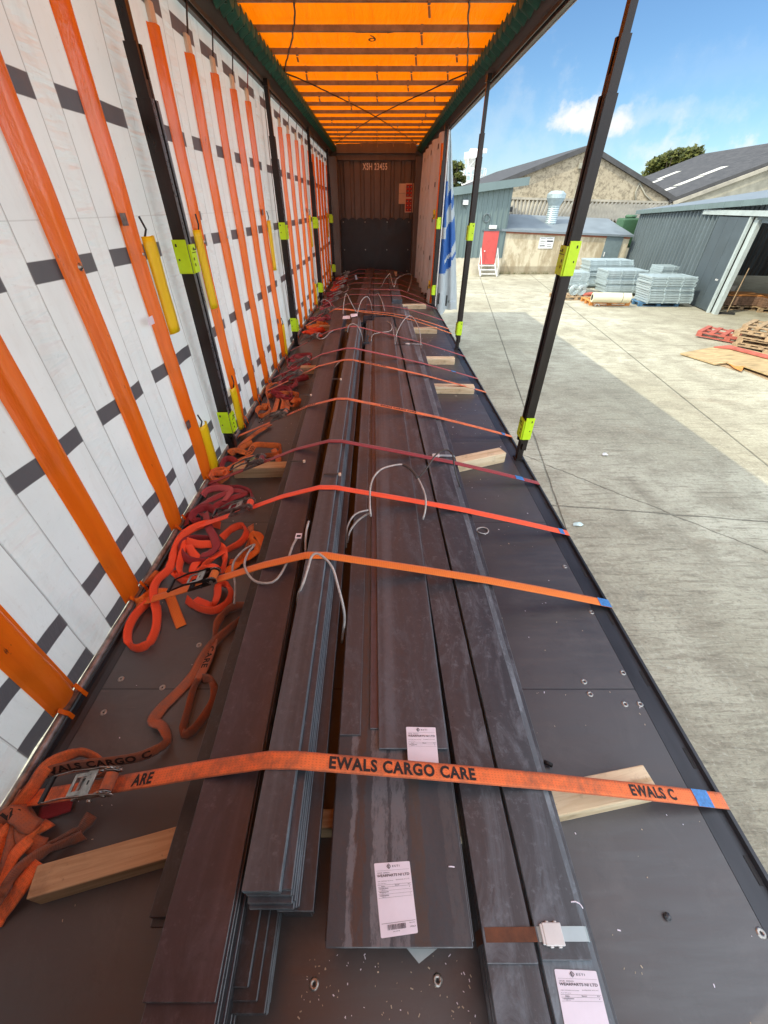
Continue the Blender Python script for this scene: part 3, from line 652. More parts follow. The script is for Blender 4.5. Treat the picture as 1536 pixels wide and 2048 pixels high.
# ------------------------------------------------------------------ left curtain
BAT = [-.33, .23, .79, 1.35, 1.91, 2.47, 3.40, 3.94, 4.44, 4.95, 5.44, 6.42, 7.0, 7.6, 8.28, 8.88, 9.68, 10.28, 10.88, 11.48, 12.05, 12.9, 13.4]
def bay_u(y):
    '''metres along the curtain, stretched so that every bay between two sleeves counts .56'''
    for k in range(len(BAT) - 1):
        if y <= BAT[k + 1]: return .79 + .56 * (k - 2 + (y - BAT[k]) / (BAT[k + 1] - BAT[k]))
    return .79 + .56 * (len(BAT) - 3)
POSTS_L = (2.87, 6.05, 9.28, 12.5)
def build_left_curtain():
    C = thing('side_curtain', 'long white curtain with dark bands and orange sleeves closing the left side', 'curtain', (XL, 6.6, BED))
    def cx(y, h):
        w = math.sin(math.pi * (h / 2.6)); ph = ((bay_u(y) - .79) / .56) % 1.0
        crk = max(0.0, 1 - ((ph - .5) / .135) ** 6) if abs(ph - .5) < .135 else 0.0
        if crk and y < 6.5: crk *= .0050 * mnoise.noise(V(y * 24, h * 15 + 2 * mnoise.noise(V(y * 6, h * 3, 1)), 8)) + .0035 * mnoise.noise(V(y * 11, h * 34, 3)) * (.5 + mnoise.noise(V(1, h * 2, y)))
        else: crk = 0.0
        return crk + XL - .012 - .020 * w * math.sin(math.pi * ph) - .012 * w + .007 * mnoise.noise(V(y * 2.1, h * 1.3, 0)) + .004 * mnoise.noise(V(y * 9, h * 3.1, 5)) * (1.6 - .4 * h)
    nh = 150
    ys = []; y = Y0
    while y < 13.5: ys.append(y); y += .016 if y < 5 else .05
    ys.append(13.5); hs = [.02 + 2.61 * j / nh for j in range(nh + 1)]
    P = [[B(cx(y, h), y, h) for y in ys] for h in hs]
    MB().grid(P, uvf=lambda i, j: (bay_u(ys[j]), hs[i])).build('curtain_sheet', M['curtain'], C, smooth=True)
    mb = MB(); q = [B(XL + .004 + .004 * mnoise.noise(V(k * .7, 0, 0)), Y0 + k * .1, .012 + .003 * mnoise.noise(V(k * .5, 4, 0))) for k in range(139)]
    mb.tube(q, .0165, 10); mb.build('bottom_rail', M['rope_rail'], C, smooth=True)
    random.seed(11)
    for y in BAT:
        if y < Y0 + .01: continue
        rows = []; top = 2.40
        flank = min(POSTS_L, key=lambda p: abs(p - y)); near = abs(flank - y) < .64
        for j in range(49):
            h = .028 + (top - .028) * j / 48
            w = .052 + .004 * mnoise.noise(V(y * 3, h * 2, 1)); d = .040 + .006 * mnoise.noise(V(y * 5, h * 2.5, 7))
            if h < .16: d *= .55 + .45 * h / .16
            x0 = cx(y, h) + .0015; oy = .006 * mnoise.noise(V(y * 7, h * .9, 2))
            prof = [(-w - .016, 0), (-w - .002, .05), (-w * .95, .12), (-w * .70, .72), (-w * .52, .92), (-w * .15, 1.0), (w * .25, .98), (w * .56, .88), (w * .72, .66), (w * .95, .12), (w + .002, .05), (w + .016, 0)]
            rows.append([B(x0 + b * d, y + oy + a, h) for a, b in prof])
        b = MB().grid(rows).build('curtain_sleeve', M['sleeve'], C, smooth=True)
        # cream top patch, hanging strap and bottom buckle strap
        mb = MB(); mb.box(B(cx(y, 2.42) + .002, y - .036, 2.385), B(cx(y, 2.42) + .026, y + .036, 2.49)); mb.build('top_patch', M['cream'], b, bevel=.006)
        mb = MB(); mb.bar(B(XL + .012, y, 2.49), B(XL + .05, y, 2.66), .020, .005, up=(1, 0, 0)); mb.build('hanging_strap', M['w_maroon'] if random.random() < .3 else M['black_steel'], b)
        mb = MB()
        for s in (-1, 1): mb.bar(B(XL + .012, y + s * .052, .06), B(XL + .030, y + s * .046, .022), .016, .004, up=(1, 0, 0)); mb.bar(B(XL + .030, y + s * .046, .022), B(XL + .036, y + s * .046, -.012), .016, .004, up=(1, 0, 0))
        mb.box(B(XL + .006, y - .038, .024), B(XL + .03, y + .038, .034), 1)
        mb.build('bottom_buckle', [M['sleeve'], M['dull_zinc']], b)
        mb = MB(); mb.lathe([(0, .012), (.007, .012), (.0085, .008), (.015, .006), (.0165, 0)], (0, 0, 0), 14)
        mb.v = [V(q.z, q.x, q.y) + B(cx(y, 1.4) + .034, y + .004, 1.402) for q in mb.v]; mb.build('press_stud', M['zinc'], b, smooth=True)
        if near:
            s = 1 if flank > y else -1
            for (za, zb) in ((.98, 1.475), (.0, .39)):
                rows = []
                for j in range(13):
                    h = za + .015 + (zb - za - .015) * j / 12; x0 = XL + .006
                    w = .105 + .008 * mnoise.noise(V(y * 3, h * 5, 9))
                    oy = y + s * (.050 + .012 * (h - za))
                    rows.append([B(x0 + .004, oy - s * .01, h), B(x0 + .022, oy + s * w * .06, h), B(x0 + .030, oy + s * w * .5, h), B(x0 + .022, oy + s * w * .94, h), B(x0 + .004, oy + s * w, h)])
                mb = MB().grid(rows); o = mb.build('yellow_pocket', M['yellow'], C, smooth=True); so = o.modifiers.new('thick', 'SOLIDIFY'); so.thickness = .003
                mb = MB(); mb.tube([B(XL + .012, y + s * .062, zb - .02), B(XL + .03, y + s * .08, zb + .03), B(XL + .02, y + s * .066, zb + .085)], .0055, 6); mb.build('pocket_strap', M['rubber'], C)
                mb = MB(); mb.box(B(XL + .002, y - s * .055 - .030, zb + .05), B(XL + .006, y - s * .055 + .020, zb + .10)); mb.build('strap_buckle', M['dull_zinc'], C)
    mb = MB(); mb.box(B(XL + .004, 2.32, 1.085), B(XL + .0055, 2.385, 1.125)); mb.build('sticker', M['paper'], C)
    # dark vertical seam cover next to each post
    for p in POSTS_L:
        mb = MB(); rows = [[B(cx(p + .22, h) + .002, p + .20, h), B(cx(p + .22, h) + .002, p + .235, h)] for h in [.1 + 2.5 * j / 20 for j in range(21)]]
        mb.grid(rows).build('seam_tape', M['w_tape'] if 'w_tape' in M else M['black_steel'], C)
    return C
build_left_curtain()

# ------------------------------------------------------------------ right curtain, bunched against the headboard
def build_right_curtain():
    C = thing('side_curtain', 'bunched curtain gathered in pleats at the front right corner', 'curtain', (1.2, 10.5, BED))
    random.seed(5)
    # inner white lining, pleated
    plan = [(1.165, 9.02), (1.075, 9.10), (1.045, 9.30), (1.085, 9.62), (1.150, 9.86), (1.125, 10.05), (1.035, 10.30), (1.070, 10.75), (1.150, 10.95), (1.05, 11.2), (1.09, 11.6), (1.16, 11.75), (1.06, 12.0), (1.10, 12.5), (1.16, 12.65), (1.07, 12.9), (1.12, 13.35)]
    pl = spline([(a, b, 0) for a, b in plan], .035)
    rows = []; hs = [.01 + 2.6 * j / 30 for j in range(31)]
    for h in hs:
        rows.append([B(1.165 + (x - 1.165) * (1.0 - .35 * (h / 2.6) ** 2) + .010 * mnoise.noise(V(y * 2, h * 1.4, 0)), 9.0 + (y - 9.0) * (1 - .04 * h) + .04 * math.sin(h * 1.2) * (h / 2.6) + .18 * (h / 2.6), h) for x, y, _ in pl])
    MB().grid(rows).build('lining', M['lining'], C, smooth=True)
    def at(y, h):
        i = min(range(len(pl)), key=lambda k: abs(pl[k][1] - y)); j = min(range(31), key=lambda k: abs(hs[k] - h)); return rows[j][i]
    for h in (.283, .825, 1.401, 1.951, 2.45):
        for y in (9.2, 10.35, 11.25, 12.05):
            mb = MB(); q = [at(y + t * .05, h) for t in range(0, 7)]
            mb.grid([[p + V(-.006, -.004, dz) for p in q] for dz in (-.035, .035)]).build('dark_band', M['board'], C)
    for h in (.36, 1.47):
        p = at(9.12, h); mb = MB(); mb.box(p + V(-.03, -.05, -.07), p + V(.01, -.035, .07)); mb.box(p + V(-.022, -.0512, -.05), p + V(.0, -.050, .0), 1); mb.build('warning_label', [M['yellow'], M['ink']], C)
    rws = []
    for h in [.03 + 2.42 * j / 20 for j in range(21)]:
        x0 = 1.112 + .012 * h / 2.4; y0 = 9.06 + .035 * h
        rws.append([B(x0 - .03, y0 + .02, h), B(x0 - .035, y0 - .012, h), B(x0, y0 - .03, h), B(x0 + .035, y0 - .012, h)])
    MB().grid(rws).build('curtain_sleeve', M['sleeve'], C, smooth=True)
    mb = MB()
    for k in range(9): a = B(1.02 + .12 * random.random(), 9.05 + .14 * k, .02 + .03 * random.random()); mb.bar(a, a + V(.06, .1, .01), .05, .03)
    mb.build('buckle_row', M['rubber'], C, bevel=.004)
    # outer printed cloth hanging outside the post
    plan = [(1.190, 9.30), (1.196, 9.12), (1.215, 9.02), (1.265, 9.00), (1.31, 9.10), (1.345, 9.26), (1.40, 9.22), (1.45, 9.32), (1.50, 9.50), (1.47, 9.75), (1.40, 10.2), (1.33, 11.0), (1.28, 12.5), (1.24, 13.4)]
    pl2 = spline([(a, b, 0) for a, b in plan], .012); rows = []
    hs = [-.16 + 2.80 * j / 110 for j in range(111)]
    for h in hs:
        g = 1 - .80 * (max(0, h + .16) / 2.8) ** 1.15
        rows.append([B(1.190 + (x - 1.190) * 1.75 * g + .008 * mnoise.noise(V(y * 3, h * 1.2, 0)), y + .12 * (h + .16) / 2.8 * (y < 9.8), h + .03 * math.sin(y * 9) * (h < 0)) for x, y, _ in pl2])
    n = len(pl2)
    def mf(i, j):
        h = hs[i]; s = 0.0; k = j / n; x = pl2[j][0] - 1.19
        if pl2[j][1] > 9.8: return 0
        # slanted fragments of large printed blue lettering
        a = h - 1.1 * x
        if x < .09: return 1 if (.55 < h < 1.10 or 1.28 < h < 1.95) else 0
        if x < .20: return 1 if (.42 < a < .60 or .66 < a < 1.15 or 1.42 < a < 1.62) else 0
        return 1 if (.50 < a < .56 or .72 < a < 1.12 or 1.30 < a < 1.46) else 0
    o = MB().grid(rows, matf=mf).build('printed_cloth', [M['outer_pvc'], M['outer_blue']], C, smooth=True)
    mb = MB(); mb.tube([B(1.185, 8.93, -.35), B(1.186, 8.94, 1.2), B(1.186, 8.98, 2.6)], .012, 8); mb.build('edge_pole', M['white_metal'], C)
    for x, h in ((1.25, .12), (1.44, .05)):
        mb = MB(); mb.box(B(x - .012, 8.985 + (x > 1.3) * .2, h - .1), B(x + .02, 8.995 + (x > 1.3) * .2, h + .1)); mb.build('buckle', M['rubber'], C, bevel=.004)
build_right_curtain()
# ------------------------------------------------------------------ steel flats
def flat(name, label, cat, group, x0, x1, y0, y1, z0, z1, mats, k0=0.0, k1=None, side_mat=False, bevel=.0012, warp=0.0):
    """One flat bar: left edge x0 + k0*y, right edge x1 + k1*y, heights above the bed."""
    k1 = k0 if k1 is None else k1
    mb = MB(); n = 9; rows = []
    for i in range(n):
        y = y0 + (y1 - y0) * i / (n - 1)
        dz = warp * mnoise.noise(V(x0 * 9, y * .6, z1 * 40)); dx = warp * .8 * mnoise.noise(V(z1 * 50, y * .5, x0 * 7))
        a, b = x0 + k0 * y + dx, x1 + k1 * y + dx
        rows.append([B(a, y, z0 + dz), B(b, y, z0 + dz), B(b, y, z1 + dz), B(a, y, z1 + dz)])
    vs = [p for r in rows for p in r]; fs = []; ms = []
    for i in range(n - 1):
        for k in range(4):
            fs.append((i * 4 + k, i * 4 + (k + 1) % 4, (i + 1) * 4 + (k + 1) % 4, (i + 1) * 4 + k)); ms.append(1 if (side_mat and k in (1, 3)) else 0)
    fs += [(3, 2, 1, 0), tuple((n - 1) * 4 + k for k in range(4))]; ms += [1 if side_mat else 0] * 2
    mb.add(vs, fs); mb.m = ms
    mats = list(mats) + [M['s_rim']]
    o = mb.build(name, mats, bevel=max(bevel, .0017)); o.modifiers['bevel'].material = len(mats) - 1; o.modifiers['bevel'].segments = 1
    return tag(o, label, cat, group)

LIFT = .082
def build_steel():
    rnd = random.Random(2)
    def stack(n, x0, x1, y0, y1, ztop, th, mats, group, toplabel, restlabel, k0=0.0, k1=None, side=False, jx=.004, jy=.02, name='steel_flat', bottom=LIFT):
        z = ztop
        for i in range(n):
            if z - th < bottom - .004: break
            a = 0 if i == 0 else rnd.uniform(-jx, jx); b = 0 if i == 0 else rnd.uniform(-jx, jx * 1.3); c = 0 if i == 0 else rnd.uniform(-jy, jy)
            lb = toplabel if i == 0 else restlabel
            flat(name, lb, 'steel bar', group, x0 + a, x1 + b, y0 + c, y1 + rnd.uniform(-.03, .03), z - th, z - .0008, mats, k0, k1, side)
            z -= th
    SB, SD, SG, SL, SE = M['s_brown'], M['s_dark'], M['s_grey'], M['s_blue'], M['s_edge']
    # low bar left of everything
    stack(2, -.598, -.535, .17, 6.2, .118, .018, [SD], 'low narrow bars along the left of the load', 'narrow dark bar lying lowest, left of the red-brown flat', 'dark narrow bar hidden under the lowest left bar', -.026)
    # L: red-brown broad flat on its stack
    stack(1, -.490, -.337, .025, 7.1, .287, .014, [SB, SD], 'red-brown flats of the left stack', 'broad red-brown steel flat on top of the left stack', '', -.028, -.025, True)
    stack(9, -.487, -.333, -.03, 7.1, .272, .020, [SB, SD], 'red-brown flats of the left stack', 'red-brown flat second from the top of the left stack, its end sticking out', 'red-brown flat buried in the left stack', -.028, -.025, True, jy=.012)
    # LM: low stepped stack between L and CL
    stack(1, -.375, -.300, .050, 6.4, .165, .016, [SD, SE], 'flats of the low stack in the gap', 'dark flat with pale scratches, top of the low stack in the gap', '', -.010, -.004, True)
    stack(1, -.378, -.278, .030, 6.4, .148, .012, [SD, SE], 'flats of the low stack in the gap', 'second flat of the low stepped stack in the gap', '', -.010, -.004, True)
    stack(6, -.380, -.258, .012, 6.4, .135, .010, [SD, SE], 'flats of the low stack in the gap', 'third flat of the low stepped stack, widest of the steps', 'thin flat buried in the low stepped stack', -.010, -.004, True, jx=.002)
    # CL: raised pack with blue sheared edges
    stack(1, -.312, -.224, .185, 6.15, .352, .030, [SG, SE], 'plates of the raised pack', 'topmost plate of the raised pack, ridge of the load', '', -.006, -.005, True)
    z = .320
    for i in range(8):
        ins = (.004, .001, .003, -.002, .002, -.003, .0, .003)[i]
        flat('steel_sheet', 'thin plate with a blue-grey sheared edge inside the raised pack', 'steel sheet', 'plates of the raised pack', -.311, -.205 + ins + .0012 * i, .185 - .002 * i + ins * 2, 6.15, z - .0135, z - .0006, [SG, SE], -.006, -.005, True, .001); z -= .014
    flat('steel_sheet', 'wider dark plate carrying the raised pack', 'steel sheet', 'plates of the raised pack', -.250, -.158, .170, 6.2, .176, .206, [SD], -.006)
    flat('steel_sheet', 'dark plate beneath the wider plate of the raised pack', 'steel sheet', 'plates of the raised pack', -.246, -.172, .175, 6.2, .083, .175, [SD], -.006)
    # W: wide plates
    flat('steel_plate', 'wide plate with grey water marks and a paper label near its end', 'steel plate', 'wide plates in the middle', -.122, .228, .108, 6.6, .203, .2150, [M['s_mark']], -.004, .0, bevel=.001)
    flat('steel_plate', 'narrow strip of plate left of the rusty groove', 'steel plate', 'wide plates in the middle', -.120, -.052, .58, 6.55, .2156, .2225, [SG], -.005, -.004)
    flat('steel_plate', 'brown plate right of the rusty groove, under the lettered strap', 'steel plate', 'wide plates in the middle', -.020, .228, .60, 6.6, .2156, .2225, [SB], -.006, .0)
    flat('steel_plate', 'upper grey plate with the far paper label on its end', 'steel plate', 'wide plates in the middle', .010, .226, .535, 6.75, .2232, .2320, [SG], -.008, .0)
    z = .202
    for i in range(9):
        flat('steel_plate', 'wide plate buried under the water-marked plate', 'steel plate', 'wide plates in the middle', -.126 + .003 * math.sin(i * 2.1), .231 + .003 * math.cos(i * 1.7), .12 + .02 * (i % 3), 6.6, z - .0125, z - .0008, [SD], -.004, .0, bevel=.001); z -= .0132
    # R: two columns of flats on the right
    stack(1, .262, .384, .085, 8.0, .185, .011, [SL], 'flats of the right-hand pair of stacks', 'top flat of the inner column on the right', '', -.018, -.018)
    stack(9, .264, .386, -.10, 8.0, .173, .011, [SL], 'flats of the right-hand pair of stacks', 'second flat of the inner right column, its end sticking out below the top one', 'flat buried in the inner right column', -.018, -.018, jy=.012, jx=.003)
    stack(1, .392, .510, .090, 8.1, .192, .012, [SL, SE], 'flats of the right-hand pair of stacks', 'top flat of the outer right column with a white chalk mark', '', -.016, -.006, True)
    stack(1, .394, .526, -.13, 7.9, .178, .010, [M['s_edge'], SE], 'flats of the right-hand pair of stacks', 'second flat of the outer right column carrying a paper label', '', -.016, .003, True)
    stack(8, .395, .537, -.125, 5.2, .166, .0105, [SL, SE], 'flats of the right-hand pair of stacks', 'third flat of the outer right column', 'flat buried in the outer right column', -.014, .012, True, jy=.01, jx=.004)
    # far half of the load, towards the headboard
    FAR = [(-.515, -.330, .262, 7.25, .02, SB), (-.315, -.215, .215, 6.5, .0, SD), (-.205, -.075, .225, 6.9, .0, SB), (-.06, .10, .205, 7.0, .0, SG), (.115, .30, .225, 7.05, -.004, SB), (.315, .50, .238, 8.2, -.004, SG)]
    for i, (a, b, zt, ys, k, m) in enumerate(FAR):
        word = ('first', 'second', 'third', 'fourth', 'fifth', 'sixth')[i]
        stack(4, a, b, ys, 12.75 - .05 * i, zt, .038, [m], 'bars of the far half of the load', 'far bar before the headboard, %s from the curtain' % word, 'far bar buried in its stack, %s from the curtain' % word, k, k, jx=.005)
    # clamps on the raised pack and the dark bracket in the middle gap
    for (u, v, h) in ((595, 922, .30), (665, 948, .36), (612, 790, .30), (672, 758, .36)):
        p = bed(u, v, h); mb = MB(); mb.box(p + V(-.05, -.006, -.002), p + V(.045, .006, .003)); mb.box(p + V(.035, -.008, -.01), p + V(.05, .008, .006), 1)
        tag(mb.build('tie_wire', [M['wire_dark'], M['cream']], bevel=.002), 'thin tie strip across the steel at the %s' % {595: 'left flat, near strap', 665: 'raised pack, near strap', 612: 'left flat, farther back', 672: 'raised pack, farther back'}[u], 'tie')
    p = bed(733, 680, .24); mb = MB(); mb.cyl(p + V(0, -.06, -.05), p + V(0, 1.2, -.05), .035, 12); mb.cyl(p + V(0, -.10, -.05), p + V(0, -.06, -.05), .055, 14); mb.bar(p + V(.0, -.02, -.02), p + V(.02, .02, .05), .02, .02)
    tag(mb.build('pipe', M['s_dark'], smooth=False), 'dark round bar with a collar in the middle gap', 'pipe')
build_steel()

# steel bands round the right-hand columns
def steel_band(y, label, xs, clipx, rust, h):
    T = thing('steel_band', label, 'steel band', B((xs[0] + xs[1]) / 2, y, h), 'steel bands round the right-hand columns')
    w = .026
    mb = MB(); rows = []
    path = [(xs[0] - .004, .085), (xs[0] - .002, h - .012), (xs[0] + .004, h - .001), ((xs[0] + xs[2]) / 2, h + .0), (xs[2], h + .004), (clipx - .03, h + .010), (clipx + .02, h + .011), (xs[1] - .004, h + .008), (xs[1] + .003, h + .001), (xs[1] + .016, .085)]
    rows = [[B(x, y - w / 2 + .004 * (x - xs[0]), z) for x, z in path], [B(x, y + w / 2 + .004 * (x - xs[0]), z) for x, z in path]]
    mb.grid(rows, matf=lambda i, j: 0 if path[j][0] < clipx - .04 else 1)
    o = mb.build('band_strip', [rust, M['galv']], T); so = o.modifiers.new('thick', 'SOLIDIFY'); so.thickness = .0012
    mb = MB(); mb.box(B(clipx - .026, y - .020, h + .009), B(clipx + .020, y + .020, h + .016)); mb.box(B(clipx - .032, y - .018, h + .007), B(clipx - .025, y + .018, h + .014))
    for s in (-1, 1):
        for dx in (-.012, .008): mb.box(B(clipx + dx - .004, y + s * .021 - .002, h + .005), B(clipx + dx + .004, y + s * .021 + .002, h + .015))
    mb.build('band_clip', M['white_metal'], T, bevel=.002)
M['rust'] = plain('rust_brown', (.13, .048, .022), .7, .1, .4, 25, .2)
steel_band(.132, 'rusty steel band with a bright crimped clip near the bottom right', (.262, .515, .392), .432, M['rust'], .186)
steel_band(2.47, 'dark steel band with a blue end behind the dark red strap', (.225, .55, .35), .425, M['s_dark'], .188)
steel_band(5.35, 'far dark steel band below the pink strap', (.17, .58, .31), .40, M['s_dark'], .19)

# ------------------------------------------------------------------ timber bearers
def timber(label, a, b, w=.095, h=.078, z=0.0):
    a, b = B(a[0], a[1], z), B(b[0], b[1], z); d = b - a
    mb = MB(); mb.box((-w / 2, 0, 0), (w / 2, d.length, h))
    o = mb.build('timber_bearer', M['timber_pale' if 'pale' in label else 'timber'], bevel=.004, base=(0, 0, 0))
    # long axis along local x for the grain
    for v in o.data.vertices: v.co = V(v.co.y - d.length / 2, -v.co.x, v.co.z)
    o.location = (a + b) / 2; o.rotation_euler = (0, 0, math.atan2(d.y, d.x))
    return tag(o, label, 'timber', 'timber bearers under the load')
timber('pale timber poking out on the right under the lettered strap', (-.10, .33), (.925, .502), .088)
timber('short pale timber askew on the right behind the dark red strap', (-.10, 2.33), (.99, 2.755), .095, .085)
timber('long pale timber on the right at the orange strap end', (.30, 4.22), (1.045, 4.19))
timber('pale timber on the right beside the stepped steel ends', (.30, 5.20), (.99, 5.19))
timber('pale timber on the right next to the second post', (.25, 6.76), (.955, 6.75))
timber('farthest pale timber on the right by the bunched curtain', (.25, 8.63), (.965, 8.66))
timber('brown printed timber at the bottom left corner', (-.985, .245), (-.20, .44), .075)
timber('brown timber on the left behind the maroon strap pile', (-1.06, 2.52), (-.55, 2.545), .09, .085)
timber('brown timber on the left by the maroon pile farther back', (-.92, 4.83), (-.5, 4.85))
timber('brown timber on the left by the orange pile farther back', (-.93, 6.9), (-.4, 6.92))
p = bed(655, 1640, .10); timber('orange-brown timber deep in the middle gap', (-.30, .385), (-.02, .39), .05, .10)

# ------------------------------------------------------------------ ratchet straps
def frames(pts, sidefn):
    P = [Vector(p) for p in pts]; n = len(P); out = []; s = 0.0
    for i, p in enumerate(P):
        t = (P[min(i + 1, n - 1)] - P[max(i - 1, 0)]).normalized(); sd = sidefn(i, t)
        sd = (sd - t * sd.dot(t)).normalized(); nr = t.cross(sd)
        if i: s += (p - P[i - 1]).length
        out.append((p, t, sd, nr, s))
    return out
def strip(mb, fr, w, cup=0.0, mat=0):
    rows = []; cols = (-.5, -.25, 0, .25, .5)
    for p, t, sd, nr, s in fr: rows.append([p + sd * (w * c) + nr * (cup * (1 - 4 * c * c)) for c in cols])
    mb.grid(rows, mat, uvf=lambda i, j: (fr[i][4], cols[j] + .5))
def letter_on(fr, text, s0, height, w, mat, parent, bold=.040, spacing=1.12, xs=1.0, off=.0022, dv=0.0, flip=False):
    vs, fs, tw = text_mesh(text, bold, spacing); k = height / .72; L = fr[-1][4]
    out = []
    for v in vs:
        s = s0 + v.x * k * xs; y = v.y * k - height / 2 + dv
        if flip: y = -y; s = s0 + (tw * k * xs) - v.x * k * xs
        i = 0
        while i < len(fr) - 2 and fr[i + 1][4] < s: i += 1
        a, b = fr[i], fr[i + 1]; t = (s - a[4]) / max(1e-6, b[4] - a[4])
        p = a[0].lerp(b[0], t); sd = a[2].lerp(b[2], t); nr = a[3].lerp(b[3], t)
        out.append(p + sd * y + nr * (-off if flip else off))
    mb = MB().add(out, fs); return mb.build('lettering', mat, parent)
LOOK = V(.45, -.55, .75).normalized()
def messy(pts, step=.012):
    """px-points (u, v, height, twist) -> frames of a loose strap lying on the bed."""
    q = [(*bed(u, v, max(h * .75, .004)), tw) for u, v, h, tw in pts]; q = spline(q, step)
    # never below the floor
    fix = []
    for x, y, z, tw in q:
        need = BED + .003 + abs(math.sin(math.radians(tw))) * .0235
        fix.append((max(x, XL + .03), y, max(z, need), tw))
    tws = [f[3] for f in fix]
    def side(i, t):
        up = V(0, 0, 1); flat_ = up.cross(t)
        if flat_.length < .05: flat_ = V(1, 0, 0)
        flat_.normalize(); n = t.cross(flat_)
        a = math.radians(tws[i]); s = flat_ * math.cos(a) + n * math.sin(a); face = t.cross(s)
        if face.dot(LOOK) < 0: face = -face
        if face.dot(LOOK) < .62: face = (face + LOOK * .75).normalized()
        if tws[i] >= 84 and abs(t.x) > .7: face = (V(.1, -1, .25) - t * V(.1, -1, .25).dot(t)).normalized()
        return face.cross(t)
    return frames([f[:3] for f in fix], side)
def solid(o, th=.0019):
    m = o.modifiers.new('thick', 'SOLIDIFY'); m.thickness = th; m.offset = 0; return o

def hull_at(y):
    if y < 6.3:
        pts = [(-.49 - .028 * y, .2885), (-.337 - .025 * y, .2885), (-.312 - .006 * y, .3535), (-.224 - .005 * y, .3535), (.226, .2335), (.262 - .018 * y, .187), (.516 - .002 * y, .194), (.532 + .006 * y, .180)]
    elif y < 7.2:
        pts = [(-.49 - .028 * y, .2885), (-.337 - .025 * y, .2885), (-.2, .225), (.226, .2335), (.516 - .002 * y, .194), (.532 + .006 * y, .180)]
    elif y < 8.1:
        pts = [(-.505, .264), (-.33, .264), (.30, .227), (.516, .194), (.58, .180)]
    else:
        pts = [(-.505, .264), (-.33, .264), (.30, .227), (.50, .240)]
    pts = [(-1.205, .018)] + pts + [(1.172, .016)]
    h = []
    for p in pts:
        while len(h) >= 2 and (h[-1][0] - h[-2][0]) * (p[1] - h[-2][1]) - (h[-1][1] - h[-2][1]) * (p[0] - h[-2][0]) >= 0: h.pop()
        h.append(p)
    return h

def ratchet(parent, mat4, web, metal, dark, w=.05):
    """Ratchet buckle, local x towards the load, y across, z up."""
    def bld(mb, name, mats, par, bevel=.0012):
        mb.v = [mat4 @ q for q in mb.v]; return mb.build(name, mats, par, bevel=bevel)
    mb = MB(); hw = w / 2
    for s in (-1, 1):
        poly = [(.095, .004), (.108, .016), (.100, .034), (.075, .036), (.02, .012), (-.06, .006), (-.075, -.004), (-.06, -.010), (.06, -.010)]
        mb.prism(poly, s * (hw + .004) - .0014, s * (hw + .004) + .0014)
    mb.box((-.075, -hw - .004, -.011), (-.045, hw + .004, -.008)); mb.cyl((-.06, -hw - .008, 0), (-.06, hw + .008, 0), .005, 10)
    r = bld(mb, 'ratchet', [metal], parent)
    mb = MB(); mb.tube([(.083 + .0175 * math.cos(a), 0, .016 + .0175 * math.sin(a)) for a in (0,)] + [(.083, -hw, .016)], .001, 4) if False else mb.cyl((.083, -hw + .001, .016), (.083, hw - .001, .016), .0185, 20)
    bld(mb, 'spool', [web], r, 0)
    mb = MB()
    for s in (-1, 1):
        pts = []
        for k in range(26):
            a = 2 * math.pi * k / 26; rr = .027 if k % 2 else .0215
            pts.append((.083 + rr * math.cos(a), .016 + rr * math.sin(a)))
        mb.prism(pts, s * (hw + .0085) - .0016, s * (hw + .0085) + .0016); mb.cyl((.083, s * (hw + .002), .016), (.083, s * (hw + .016), .016), .0085, 12)
    bld(mb, 'gear', [M['zinc']], r, .0005)
    mb = MB()
    for s in (-1, 1):
        yy = s * (hw + .0125)
        arm = [(.085, .036), (.055, .046), (.02, .043), (-.05, .052), (-.155, .038), (-.155, .030), (-.05, .040), (.02, .030), (.06, .022), (.085, .006), (.11, .010), (.108, .026)]
        mb.prism(arm, yy - .0013, yy + .0013)
        mb.cyl((.02, yy + s * .001, .006), (.02, yy + s * .008, .006), .007, 10)
    bld(mb, 'handle', [metal], r)
    mb = MB(); mb.bar((-.150, -hw - .014, .034), (-.150, hw + .014, .034), .014, .012); bld(mb, 'handle_grip', [dark], r, .003)
    mb = MB(); z0, z1 = .034, .0375
    mb.box((.004, -hw - .010, z0), (.042, hw + .010, z1)); mb.box((-.048, -hw - .006, z0), (-.036, hw + .006, z1))
    for s in (-1, 1): mb.box((-.036, s * (hw + .001) - .006, z0), (.004, s * (hw + .001) + .006, z1))
    mb.box((.018, -.006, z1), (.024, .006, z1 + .001), 1)
    bld(mb, 'release_slide', [M['zinc'], dark], r, .001)
    return r

